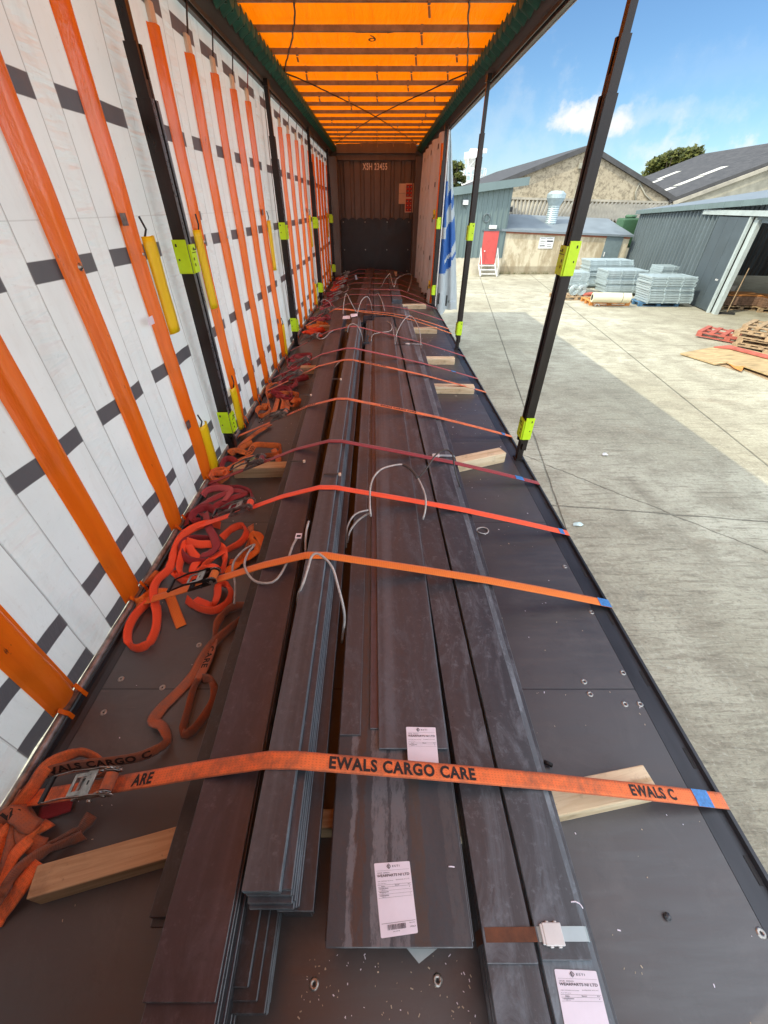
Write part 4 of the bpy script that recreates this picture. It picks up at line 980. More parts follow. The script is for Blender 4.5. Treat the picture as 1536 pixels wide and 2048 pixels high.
STRAP_GROUP = 'ratchet straps across the load'
def strap(y, web, label, dy=0.0, texts=(), blue=None, rx=-.80, metal=None, ink=None, w=.048, tag_mat=None, seg_noise=.0, detail=True):
    T = thing('ratchet_strap', label, 'ratchet strap', B(0, y, 0), STRAP_GROUP)
    H = hull_at(y); path = [(-1.218, -.012)] + H + [(1.180, .004), (1.181, -.10)]
    pts = []; yy = lambda x: y + dy * (x - 1.17) / -2.4
    for a, b in zip(path, path[1:]):
        d = math.dist(a, b); k = max(1, int(d / .03))
        pts += [(a[0] + (b[0] - a[0]) * j / k, a[1] + (b[1] - a[1]) * j / k) for j in range(k)]
    pts.append(path[-1])
    P = [B(a, yy(a), b + .0015 + .0012 * math.sin(a * 9)) for a, b in pts]
    fr = frames(P, lambda i, t: V(0, 1, 0) + V(0, 0, .05 * math.sin(i * .09 + y)))
    mb = MB(); strip(mb, fr, w); wo = solid(mb.build('webbing', web, T, smooth=True))
    S0 = {}
    def s_at(x):
        i = min(range(len(fr)), key=lambda k: abs(fr[k][0].x - x) + (10 if fr[k][0].z < BED - .02 else 0)); return fr[i][4]
    for txt, x, hgt, xs in texts: letter_on(fr, txt, s_at(x), hgt, w, ink or M['ink'], wo, xs=xs, dv=.002)
    # ratchet on the left slope
    i = min(range(len(fr)), key=lambda k: abs(fr[k][0].x - rx)); p, t, sd, nr, s = fr[i]
    A = Matrix((t, sd, nr)).transposed().to_4x4(); A.translation = p + nr * .012
    ratchet(T, A, web, metal or M['dull_zinc'], M['black_steel'], w)
    if blue:
        j = min(range(len(fr)), key=lambda k: abs(fr[k][0].x - blue[0]) + (10 if fr[k][0].z < BED - .02 else 0)); s0 = fr[j][4]
        sub = [f for f in fr if s0 <= f[4] <= s0 + blue[1] + .02]
        if len(sub) >= 2:
            m2 = MB(); strip(m2, [(p + nr * .003, t, sd, nr, s) for p, t, sd, nr, s in sub], w * 1.02); m2.build('tag', tag_mat or M['tag_blue'], T)
    return T, fr
def tail(T, pts, web, texts=(), ink=None, w=.048):
    fr = messy(pts); mb = MB(); strip(mb, fr, w, .0015); o = solid(mb.build('loose_end', web, T, smooth=True))
    for txt, s0, hgt, flip in texts: letter_on(fr, txt, s0, hgt, w, ink or M['ink'], o, flip=flip, off=.0026)
    return o
def C(sc, ox, oy, pts): return [(ox + p[0] / sc, oy + p[1] / sc) + tuple(p[2:]) for p in pts]
def heap(T, cx, cy, rx, ry, n, seed, web, w=.048):
    r = random.Random(seed); pts = []; a = r.random() * 6
    for k in range(n):
        a += r.uniform(1.0, 2.3); f = r.uniform(.45, 1.0)
        pts.append((cx + rx * f * math.cos(a), cy + ry * f * math.sin(a), BED + .028 + .07 * r.random() * (1 - f * .4), r.choice((20, 55, 75, 88, 100, 125))))
    q = spline(pts, .02); fix = [(max(x, XL + .035), y, max(z, BED + .003 + abs(math.sin(math.radians(tw))) * .0235), tw) for x, y, z, tw in q]
    def side(i, t):
        fl = V(0, 0, 1).cross(t); fl = fl.normalized() if fl.length > .05 else V(1, 0, 0); nn = t.cross(fl); aa = math.radians(fix[i][3])
        s = fl * math.cos(aa) + nn * math.sin(aa); face = t.cross(s)
        if face.dot(LOOK) < 0: face = -face
        if face.dot(LOOK) < .5: face = (face + LOOK * .6).normalized()
        return face.cross(t)
    fr = frames([f[:3] for f in fix], side); mb = MB(); strip(mb, fr, w, .0015)
    return solid(mb.build('loose_end', web, T, smooth=True))

def build_straps():
    # 1 nearest, worn and lettered
    T, fr = strap(.457, M['w_worn'], 'worn orange strap with black lettering, nearest the camera', texts=(('EWALS CARGO CARE', -.135, .031, .97), ('EWALS C', .80, .030, .92), ('ARE', -.745, .030, .95)), blue=(1.045, .05), rx=-.885, metal=M['zinc'], ink=M['ink'])
    K = lambda pts: C(4.267, 0, 1480, pts)
    tail(T, [(60, 1650, .03, 40), (42, 1612, .05, 60), (60, 1575, .07, 85), (92, 1547, .07, 90), (130, 1534, .07, 90), (180, 1527, .07, 90), (230, 1522, .065, 90), (280, 1513, .06, 90), (318, 1496, .05, 88), (334, 1480, .035, 85), (326, 1455, .03, 70), (308, 1442, .02, 40),
             (322, 1418, .012, 8), (345, 1395, .008, 0), (372, 1368, .008, 6), (392, 1345, .015, 25), (405, 1320, .02, 45), (430, 1285, .025, 65), (470, 1250, .03, 85), (497, 1230, .03, 92), (490, 1213, .03, 95), (462, 1217, .03, 95), (436, 1245, .03, 88), (428, 1288, .02, 60), (410, 1335, .016, 40), (388, 1382, .02, 66), (376, 1425, .025, 74), (366, 1468, .025, 80), (384, 1465, .025, 100), (408, 1435, .03, 96), (428, 1398, .035, 88), (424, 1362, .04, 84), (405, 1356, .045, 80)],
         M['w_dirty'], texts=(('EWALS CARGO C', .14, .031, False), ('CARE', 1.62, .028, False)))
    tail(T, K([(60, 760, .03, 60), (110, 620, .05, 70), (190, 520, .08, 80), (270, 420, .10, 70), (400, 230, .10, 60), (560, 140, .09, 70), (700, 105, .085, 85), (810, 150, .07, 90), (880, 240, .03, 60), (900, 300, .01, 30)]), M['w_worn'])
    tail(T, K([(-40, 800, .02, 30), (10, 690, .07, 50), (80, 630, .09, 20), (160, 650, .09, -20), (240, 720, .07, -40), (330, 750, .05, -20)]), M['w_dirty'], texts=(('W', .06, .03, False),))
    tail(T, K([(430, 700, .03, 30), (340, 770, .05, 45), (240, 860, .07, 40), (140, 960, .07, 35), (70, 1070, .06, 40), (20, 1220, .05, 45), (-40, 1330, .04, 30)]), M['w_worn'])
    tail(T, K([(720, 815, .03, 88), (560, 880, .04, 88), (430, 930, .06, 84), (300, 1000, .09, 80), (180, 1090, .10, 75), (100, 1180, .10, 60), (30, 1290, .09, 50), (-40, 1400, .06, 40)]), M['w_dirty'])
    tail(T, K([(790, 640, .03, 90), (700, 760, .03, 90), (560, 850, .03, 85), (420, 900, .04, 60), (300, 900, .05, 30), (220, 830, .06, 30), (200, 720, .06, 50)]), M['w_dirty'])
    tail(T, K([(340, 1040, .085, 5), (250, 1150, .085, 0), (170, 1260, .075, -10), (80, 1390, .04, -10), (0, 1500, .01, 0), (-60, 1600, .01, 0)]), M['w_worn'])
    tail(T, K([(60, 1180, .03, 40), (90, 1000, .05, 60), (130, 860, .06, 50), (160, 740, .06, 60), (180, 620, .07, 70), (190, 520, .06, 70), (230, 440, .03, 60)]), M['w_dirty'])
    tail(T, K([(-30, 1130, .03, 30), (20, 960, .04, 40), (20, 830, .06, 30), (90, 760, .07, 20)]), M['w_worn'])
    tail(T, K([(330, 640, .01, 0), (470, 590, .01, 0), (620, 540, .012, 0)]), M['w_maroon'])
    # 2 orange
    T, fr = strap(1.291, M['w_orange'], 'clean orange strap, second from the camera', blue=(1.112, .05), rx=-.845, metal=M['black_steel'])
    K = lambda pts: C(4.518, 220, 1000, pts)
    tail(T, K([(230, 930, .03, 80), (300, 900, .04, 70), (370, 850, .03, 30), (450, 830, .02, 10), (520, 840, .02, 0), (560, 920, .012, 0), (600, 1030, .006, 0), (645, 1145, .004, 0)]), M['w_orange'])
    tail(T, K([(1480, 205, .10, 60), (1420, 330, .10, 70), (1390, 410, .08, 40), (1350, 330, .07, 0), (1300, 300, .07, 20), (1270, 360, .06, 60), (1340, 440, .05, 40), (1240, 520, .03, 10), (1130, 590, .02, 10), (1040, 660, .02, 20)]), M['w_orange'])
    tail(T, K([(340, 770, .04, 70), (400, 700, .06, 60), (440, 660, .05, 60), (380, 740, .03, 50)]), M['w_rust'])
    tail(T, K([(1270, 230, .03, 50), (1270, 330, .05, 60), (1250, 420, .05, 70), (1180, 530, .04, 60), (1080, 560, .03, 30)]), M['w_rust'])
    # 3 neon
    T, fr = strap(1.837, M['w_neon'], 'bright neon red-orange strap, third from the camera', blue=(1.10, .04), rx=-.80)
    tail(T, K([(345, 930, .03, 80), (235, 1040, .03, 86), (170, 1170, .03, 92), (172, 1300, .03, 96), (250, 1345, .03, 96), (350, 1300, .03, 90), (410, 1180, .035, 86), (425, 1030, .04, 70), (400, 890, .06, 40), (395, 800, .08, 60), (440, 710, .09, 75), (520, 640, .09, 70), (560, 560, .08, 60), (590, 440, .08, 60), (650, 330, .09, 62), (760, 250, .10, 60), (890, 212, .10, 55), (1000, 230, .09, 60)]), M['w_neon'])
    tail(T, K([(1010, 345, .06, 60), (1100, 262, .08, 84), (1190, 232, .09, 95), (1235, 285, .09, 95), (1190, 375, .07, 80), (1080, 440, .07, 50), (960, 500, .06, 40), (860, 585, .05, 60), (810, 650, .04, 60), (700, 700, .03, 80), (630, 650, .04, 90), (640, 540, .05, 80), (690, 390, .06, 40), (740, 470, .06, 20), (790, 540, .05, 10), (750, 620, .05, 30), (770, 700, .04, 60), (690, 745, .03, 80), (600, 690, .03, 80), (560, 640, .05, 60)]), M['w_neon'])
    tail(T, K([(690, 370, .08, 50), (800, 400, .08, 40), (920, 400, .08, 30), (1010, 430, .07, 50), (1040, 530, .06, 70), (1010, 640, .05, 60), (930, 600, .06, 30), (840, 620, .06, 60), (760, 690, .05, 70)]), M['w_neon'])
    tail(T, K([(690, 900, .03, 80), (790, 975, .03, 86), (930, 1005, .03, 92), (1050, 950, .03, 95), (1095, 850, .035, 95), (1060, 770, .05, 80), (980, 760, .05, 60), (970, 860, .04, 50), (930, 950, .03, 60), (850, 930, .03, 40), (760, 900, .02, 20)]), M['w_neon'])
    # 4 maroon
    T, fr = strap(2.389, M['w_maroon'], 'dark red strap with a blue tag, fourth from the camera', blue=(.985, .06), rx=-.86)
    tail(T, K([(860, 120, .10, 60), (890, 240, .11, 40), (940, 340, .11, 10), (960, 420, .10, 0), (900, 480, .08, 20), (820, 500, .07, 40)]), M['w_maroon'])
    tail(T, K([(900, 350, .06, 60), (780, 345, .06, 75), (690, 365, .06, 80), (640, 430, .06, 80), (660, 500, .06, 80), (740, 550, .05, 80), (870, 560, .05, 70)]), M['w_maroon'])
    tail(T, K([(820, 190, .05, 60), (740, 180, .07, 80), (760, 110, .08, 90), (860, 72, .08, 95), (950, 110, .07, 90), (945, 190, .06, 80), (870, 160, .05, 60), (800, 110, .04, 50), (700, 150, .04, 60), (690, 230, .03, 60)]), M['w_maroon'])
    K5 = lambda pts: C(3.84, 380, 820, pts)
    tail(T, K5([(150, 555, .03, 30), (250, 600, .03, 60), (390, 605, .03, 86), (475, 650, .03, 92), (470, 730, .03, 92), (390, 745, .03, 80), (260, 742, .03, 60), (200, 740, .04, 40), (300, 685, .05, 20), (420, 640, .05, 10), (330, 620, .06, 20), (180, 680, .06, 10), (70, 745, .06, 10), (20, 830, .05, 60), (60, 760, .07, 80), (150, 745, .07, 85), (195, 800, .06, 85), (150, 870, .05, 60)]), M['w_maroon'])
    tail(T, K5([(100, 660, .05, 60), (130, 620, .06, 70), (220, 600, .07, 60), (310, 615, .07, 20), (260, 700, .06, 10)]), M['w_pink'])
    tail(T, K5([(240, 440, .05, 60), (270, 380, .07, 80), (330, 380, .07, 70), (360, 420, .05, 40)]), M['w_maroon'])
    # 5 orange lettered
    T, fr = strap(3.126, M['w_worn'], 'rusty orange strap with small black lettering, fifth from the camera', texts=(('EWALS CARGO CARE', .02, .024, .86), ('CARGO CARE', -.70, .024, .86)), blue=(1.07, .03), rx=-.83, ink=M['ink'])
    tail(T, K5([(620, 110, .03, 0), (520, 170, .03, 20), (440, 230, .04, 20), (385, 275, .05, 40), (340, 330, .05, 60), (300, 325, .06, 60), (360, 310, .07, 40), (450, 330, .06, 20), (500, 270, .06, 50), (600, 270, .07, 65), (690, 280, .06, 80), (680, 340, .05, 80), (590, 350, .05, 50), (500, 380, .04, 30), (420, 330, .04, 30), (400, 290, .05, 60), (480, 250, .05, 70)]), M['w_rust'], texts=(('GO CARE', .10, .028, True), ('CARGO', .78, .026, False)))
    tail(T, K5([(150, 520, .05, 85), (190, 470, .06, 90), (270, 460, .06, 92), (290, 500, .05, 90), (230, 545, .04, 90), (170, 530, .04, 85), (170, 490, .05, 80), (260, 480, .06, 60), (340, 430, .06, 30), (420, 390, .06, 20)]), M['w_worn'])
    tail(T, K5([(640, 300, .06, 40), (680, 390, .05, 30), (620, 400, .05, 60), (540, 360, .05, 60), (440, 360, .05, 30), (370, 390, .04, 40)]), M['w_rust'])
    # 6 orange
    T, fr = strap(4.164, M['w_worn'], 'thin orange strap ending on the long right timber, sixth from the camera', blue=(1.02, .04), rx=-.85, texts=(('EWALS CARGO CARE', -.18, .022, .86),), ink=M['ink'])
    K4 = lambda pts: C(5.12, 440, 640, pts)
    tail(T, K4([(640, 640, .03, 10), (550, 650, .04, 40), (490, 690, .05, 80), (480, 770, .05, 85), (500, 850, .05, 85), (470, 900, .05, 90), (400, 900, .05, 92), (375, 950, .04, 92), (430, 985, .04, 92), (510, 940, .04, 90), (500, 880, .05, 85), (430, 880, .05, 90)]), M['w_rust'])
    tail(T, K4([(490, 780, .05, 70), (600, 755, .06, 68), (730, 750, .06, 70), (800, 770, .05, 80), (740, 830, .05, 40), (810, 820, .05, 60), (800, 860, .04, 60), (720, 880, .04, 40), (680, 820, .05, 30), (690, 910, .04, 20), (640, 930, .04, 30), (650, 830, .05, 40), (600, 800, .05, 20), (560, 920, .04, 20), (520, 940, .04, 30)]), M['w_rust'], texts=(('LS CARGO', .02, .028, True),))
    # 7, 8 and the far ones
    T, fr = strap(4.584, M['w_pink'], 'faded red strap just behind the thin orange one, seventh from the camera', rx=-.85, blue=(.86, .05))
    for sd, (cx, cy, rx_, ry_) in enumerate(((-.98, 4.35, .17, .24), (-1.0, 4.05, .2, .2), (-.95, 4.55, .2, .16))): heap(T, cx, cy, rx_, ry_, 9, 40 + sd, M['w_maroon'])
    T, fr = strap(5.452, M['w_pink'], 'faded red strap crossing at the first steel joint, eighth from the camera', rx=-.87, dy=.22)
    for sd, (cx, cy, rx_, ry_) in enumerate(((-1.0, 5.0, .17, .22), (-.95, 5.25, .2, .2))): heap(T, cx, cy, rx_, ry_, 9, 50 + sd, M['w_maroon'])
    far = [(6.65, .5, M['w_orange'], 'narrow bright orange strap beside the second right post', M['w_neon']), (6.95, .15, M['w_worn'], 'dull orange strap behind the white tags', M['w_orange']), (7.55, .1, M['w_pink'], 'faded red strap over the far steel ends', M['w_maroon']),
           (8.55, 0, M['w_pink'], 'faded red strap over the start of the far bars', M['w_maroon']), (9.2, 0, M['w_pink'], 'thin red strap on the far bars, fifth from the headboard', M['w_maroon']), (10.0, 0, M['w_pink'], 'thin red strap on the far bars, fourth from the headboard', M['w_maroon']),
           (10.8, 0, M['w_pink'], 'thin red strap on the far bars, third from the headboard', M['w_neon']), (11.6, 0, M['w_pink'], 'thin red strap on the far bars, second from the headboard', M['w_maroon']), (12.35, 0, M['w_pink'], 'thin red strap on the far bars, last before the headboard', M['w_neon'])]
    for k, (y, dy, wb, lb, tl) in enumerate(far):
        T, fr = strap(y, wb, lb, dy=dy, rx=-.84, metal=M['zinc'] if k > 3 else M['dull_zinc'])
        heap(T, -1.0, y - .1, .16, .2, 8, 60 + k, tl); heap(T, -.95, y + .15, .16, .18, 7, 80 + k, tl)
build_straps()
# a second strap webbing lying loose under the orange one
# ------------------------------------------------------------------ wire slings
def sling(label, pts, r=.0055, mat=None, dark=None, group='wire slings round the steel'):
    q = spline([tuple(bed(u, v, h)) for u, v, h in pts], .02)
    mb = MB().tube(q, r, 8); o = mb.build('wire_sling', mat or M['wire'], smooth=True); return tag(o, label, 'wire sling', group)
def arc(sc, ox, oy, pts, h0, h1, hp):
    n = len(pts); out = []
    for i, p in enumerate(pts):
        t = i / (n - 1); h = h0 + (h1 - h0) * t + (hp - (h0 + h1) / 2) * math.sin(math.pi * t) ** .8
        out.append((ox + p[0] / sc, oy + p[1] / sc, h))
    return out
def build_slings():
    K7 = lambda pts, *h: arc(3.84, 440, 1020, pts, *h)
    sling('grey wire loop lying over the left flat with a tag, near strap two', K7([(110, 720), (115, 560), (95, 460), (110, 390), (180, 310), (265, 265), (215, 330), (188, 420), (225, 505), (290, 555), (400, 555), (465, 495), (520, 385), (560, 270), (600, 205)], .10, .31, .27))
    p = bed(597, 1072, .315); mb = MB(); mb.box(p + V(-.014, -.02, 0), p + V(.016, .016, .004)); mb.box(p + V(-.008, -.012, .004), p + V(.012, .004, .0046), 1)
    tag(mb.build('crumpled_tag', [M['paper'], M['print']], bevel=.001), 'small crumpled tag on the end of a wire loop', 'tag')
    sling('short grey wire end standing in the gap left of the raised pack', K7([(682, 85), (665, 150), (658, 230), (657, 330)], .36, .28, .33))
    sling('grey wire arch over the raised pack at strap two', K7([(600, 740), (602, 650), (640, 560), (680, 430), (702, 358), (740, 332), (790, 358), (862, 440), (905, 580), (948, 750), (955, 860), (935, 1020)], .25, .14, .44))
    K6 = lambda pts, *h: arc(3.84, 700, 820, pts, *h)
    sling('grey wire arch over the wide plate at the neon strap', K6([(-20, 1020), (0, 930), (60, 850), (142, 795), (160, 812), (153, 760), (155, 610), (180, 520), (240, 455), (320, 428), (402, 418), (450, 440), (500, 492), (545, 570), (578, 660), (580, 755), (560, 840)], .16, .235, .40))
    sling('second grey wire strand beside the wide plate', K6([(-30, 1060), (-20, 900), (40, 800), (140, 768)], .12, .24, .22))
    mb = MB(); q = [bed(700 + u / 3.84, 820 + v / 3.84, .395 - .0 * k) for k, (u, v) in enumerate(((402, 418), (450, 441), (500, 494), (515, 520)))]
    mb.tube(spline([tuple(a) for a in q], .01), .0085, 8); tag(mb.build('wire_sleeve', M['wire_dark'], smooth=True), 'dark crimp sleeve on the grey wire arch', 'sleeve')
    sling('dark wire arch over the right columns at the dark red strap', K6([(520, 530), (600, 430), (655, 350), (700, 315), (740, 305), (785, 335), (800, 420), (812, 480), (835, 560), (855, 615), (850, 632)], .235, .01, .36), mat=M['wire_dark'])
    # small ring on the floor
    c = bed(965, 1061, .005); mb = MB(); q = [c + V(.036 * math.cos(a), .030 * math.sin(a), .002 * math.sin(a * 2)) for a in [k * 2 * math.pi / 26 + .3 for k in range(27)]]; mb.tube(q, .0042, 8)
    tag(mb.build('wire_ring', M['wire'], smooth=True), 'small grey ring lying on the floor below the neon strap', 'ring')
    K1 = lambda pts, *h: arc(3.84, 600, 540, pts, *h)
    data = [('white wire hook over the raised pack before the white tags', [(365, 480), (372, 432), (402, 412), (440, 428), (468, 480), (482, 545)], .36, .25, .46),
            ('white wire loop curling on the left flat', [(285, 455), (232, 478), (190, 520), (152, 530), (130, 508), (150, 484), (176, 500)], .29, .2, .30),
            ('grey wire lying in an s over the wide plate', [(545, 545), (560, 497), (620, 480), (688, 470), (706, 440), (692, 408), (664, 394)], .235, .25, .27),
            ('tall grey wire arch over the outer right column', [(735, 560), (742, 490), (780, 410), (820, 362), (858, 356), (892, 402), (920, 480), (930, 600)], .2, .15, .40),
            ('grey wire arch left of the white tags', [(330, 340), (338, 240), (355, 182), (385, 235), (432, 325)], .29, .28, .50),
            ('grey wire arch right of the white tags', [(440, 335), (470, 240), (512, 204), (540, 240), (556, 322)], .3, .22, .48),
            ('grey wire hook over the far middle bars', [(582, 186), (602, 182), (630, 240), (650, 312)], .32, .22, .36),
            ('thin grey wire along the edge of the wide plate', [(730, 570), (716, 470), (704, 425)], .22, .22, .23),
            ('thin wire standing at the headboard', [(625, 130), (660, 62), (692, 25)], .24, .50, .42),
            ('big thin wire loop near the headboard', [(690, 20), (706, 90), (724, 128), (742, 70), (800, 36), (846, 30), (858, 72), (828, 165)], .4, .2, .42),
            ('pink-grey wire loop on the far left pile', [(170, 268), (163, 240), (190, 227), (230, 252), (246, 302)], .1, .1, .2),
            ('wire loop by the far ratchets', [(365, 108), (370, 142), (345, 170), (310, 158)], .2, .12, .2),
            ('wire hanging between the left flat and the raised pack', [(322, 688), (272, 740), (242, 820), (232, 905)], .32, .12, .25)]
    for lb, pts, a, b, c in data: sling(lb, K1(pts, a, b, c), .0055 if pts[0][1] > 200 else .005)
build_slings()

# ------------------------------------------------------------------ paper labels
def paper(label, quad, h, kind):
    """quad: photo pixels of top-left, top-right, bottom-right, bottom-left."""
    q = [bed(u, v, h) for u, v in quad]
    def at(x, y, dz=0.0):                                                 # x 0..1 left to right, y 0..1 top to bottom
        p = q[0].lerp(q[1], x).lerp(q[3].lerp(q[2], x), y); return p + V(0, 0, dz)
    T = thing('paper_label', label, 'label', (q[0] + q[2]) / 2, 'printed paper labels on the steel')
    out = []
    for cx, cy, a0 in ((.035, .018, 180), (.965, .018, 270), (.965, .982, 0), (.035, .982, 90)):
        for k in range(5):
            a = math.radians(a0 + k * 22.5); out.append((cx + .035 * math.cos(a), cy + .018 * math.sin(a)))
    n = len(out); mb = MB(); vs = [at(x, y, .0012 + .0006 * math.sin(x * 5 + y * 4)) for x, y in out] + [at(x, y, .0006) for x, y in out]
    mb.add(vs, [tuple(range(n - 1, -1, -1))] + [(i, (i + 1) % n, (i + 1) % n + n, i + n) for i in range(n)]); mb.build('sheet', M['paper'], T)
    mb = MB()
    def line(x0, y0, x1, y1, w=.004):
        mb.add([at(x0, y0 - w / 2, .0023), at(x1, y1 - w / 2, .0023), at(x1, y1 + w / 2, .0023), at(x0, y0 + w / 2, .0023)], [(0, 1, 2, 3)])
    asp = (q[0] - q[1]).length / (q[0] - q[3]).length
    def text(s, x, y, wd, hg, bold=.0, spacing=1.0):
        vs, fs, tw = text_mesh(s, bold, spacing); mb.add([at(x + v.x / tw * wd, y + hg / 2 - v.y / .72 * hg, .0023) for v in vs], fs)
    text('ESTI', .50, .060, .20, .030, .008, 1.25)
    for a, b in (((.40, .022), (.455, .060)), ((.455, .060), (.40, .098)), ((.40, .098), (.345, .060)), ((.345, .060), (.40, .022))):
        d = V(b[0] - a[0], b[1] - a[1], 0).normalized(); nx, ny = -d.y * .006, d.x * .004
        mb.add([at(a[0] - nx, a[1] - ny, .0023), at(b[0] - nx, b[1] - ny, .0023), at(b[0] + nx, b[1] + ny, .0023), at(a[0] + nx, a[1] + ny, .0023)], [(0, 1, 2, 3)])
    text('E', .375, .060, .05, .036, .01); line(.04, .118, .96, .118, .0022)
    text('25CR  009695', .06, .150, .34, .018); text('WEARPARTS NI LTD', .05, .190, .90, .038, .018)
    text('105 MOIRA ROAD', .06, .268, .42, .012); text('BANBRIDGE, BT32 3PT', .56, .262, .38, .012); text('Co Down', .06, .300, .22, .012)
    line(.04, .322, .97, .322, .0028); text('Item', .14, .340, .10, .013, .02); text('Batch', .52, .336, .12, .014, .02); text('Kg', .88, .334, .06, .013, .02); line(.04, .354, .97, .354, .0028)
    for k in range(3 if kind else 1):
        y = .372 + k * .048; text('1502006000', .07, y, .26, .013, .02); text('500 10', .14, y + .018, .10, .009); text(str(k + 1), .91, y, .015, .012); line(.04, y + .030, .97, y + .030, .0024)
    line(.05, .83, .97, .83, .004); line(.77, .83, .77, .965, .006); text('Peso netto', .80, .855, .15, .010, .02); text('1026,0', .81, .905, .15, .018, .01)
    r = random.Random(3); x = .20
    while x < .68:
        w = r.choice((.006, .006, .010, .016)); mb.add([at(x, .85, .0023), at(x + w, .85, .0023), at(x + w, .918, .0023), at(x, .918, .0023)], [(0, 1, 2, 3)]); x += w + r.choice((.006, .008, .013))
    text('261078', .34, .940, .18, .014)
    for f in range(len(mb.f)): pass
    mb.build('printing', M['print'], T)
    return T
paper('white label with a bar code on the near end of the wide plate', [(748, 1727), (819, 1722), (836, 1866), (762, 1877)], .2152, 1)
paper('white label half hidden behind the lettered strap', [(812, 1454), (871, 1455), (880, 1556), (818, 1556)], .2322, 0)
paper('white label on the outer right column, cut by the bottom edge of the photo', [(1108, 1938), (1192, 1942), (1232, 2105), (1140, 2108)], .1786, 0)
def scrap(label, pts, h, mat='paper', th=.0015, cat='paper'):
    vs = [bed(u, v, h + dz) for u, v, dz in pts]; n = len(vs); mb = MB(); mb.add(vs + [p - V(0, 0, th) for p in vs], [tuple(range(n - 1, -1, -1)), tuple(range(n, 2 * n))] + [(i, (i + 1) % n, (i + 1) % n + n, i + n) for i in range(n)])
    return tag(mb.build('paper_tag', M[mat]), label, cat)
scrap('two-part white tag lying on the raised pack, left piece', [(686, 632, .01), (700, 631, .0), (700, 637, 0), (685, 638, .0)], .36)
scrap('two-part white tag lying on the raised pack, right piece', [(701, 628, .02), (715, 627, .02), (715, 632, 0), (702, 634, .0)], .365)
scrap('small white tag hanging at the far strap by the headboard', [(709, 550, .1), (713, 550, .1), (715, 559, .0), (711, 559, .0)], .27)
p = wall_y(790, 548, 12.9); mb = MB(); mb.box(p + V(-.05, -.01, -.05), p + V(.06, .01, .06)); tag(mb.build('wood_block', M['cream'], bevel=.003), 'small pale block in front of the black kick board', 'block')
scrap('grey card sticking out under the wide plate', [(800, 1880, 0), (880, 1875, 0), (876, 1896, 0), (838, 1927, 0)], .10, 'galv', .001, 'card')
mb = MB(); a = bed(1088, 1524, .012); b = bed(1104, 1531, .012); mb.tube([a, a.lerp(b, .4) + V(0, 0, .004), b], .0075, 8); tag(mb.build('rubber_stub', M['rubber'], smooth=True), 'short black stub on the floor beside the pale timber', 'stub')
mb = MB(); a = bed(1335, 1833, .006); mb.lathe([(0, .008), (.006, .006), (.010, .001), (.008, -.004)], a, 8); tag(mb.build('pebble', M['s_dark']), 'small dark pebble on the bare floor at the lower right', 'pebble')
# chalk marks on the steel belong to it but are drawn as thin paint lines
def chalk(label, pts, h, r=.0016):
    mb = MB().tube(spline([tuple(bed(u, v, h)) for u, v in pts], .01), r, 6); tag(mb.build('chalk_mark', M['paper'], smooth=True), label, 'chalk mark')
chalk('white chalk bracket on the outer right column', [(1142, 1804), (1150, 1803), (1160, 1808), (1166, 1817)], .1925)
chalk('short white chalk tick near the end of the wide plate', [(897, 1733), (903, 1733), (909, 1734)], .2155)
# grit and chips on the bed
def debris():
    r = random.Random(8); mb = MB()
    for k in range(380):
        if r.random() < .5: x, y = r.uniform(.56, 1.08), r.uniform(-.05, 6.5) ** 1.0
        elif r.random() < .6: x, y = r.uniform(-.2, .26), r.uniform(-.05, .12)
        else: x, y = r.uniform(-1.1, -.62), r.uniform(-.05, 4.5)
        s = r.uniform(.0005, .0014) * (1 + .15 * y); a = r.random() * 3; l = s * r.uniform(1, 3.2)
        M4 = Matrix.Translation(B(x, y, .0)) @ Matrix.Rotation(a, 4, 'Z'); mb.box((-l, -s, 0), (l, s, s * .9), r.choice((0, 0, 1)), M4)
    o = mb.build('floor_grit', [M['cardboard'], M['paper']]); o['kind'] = 'stuff'; o['label'] = 'grit and wood chips scattered over the trailer floor'; o['category'] = 'debris'
debris()
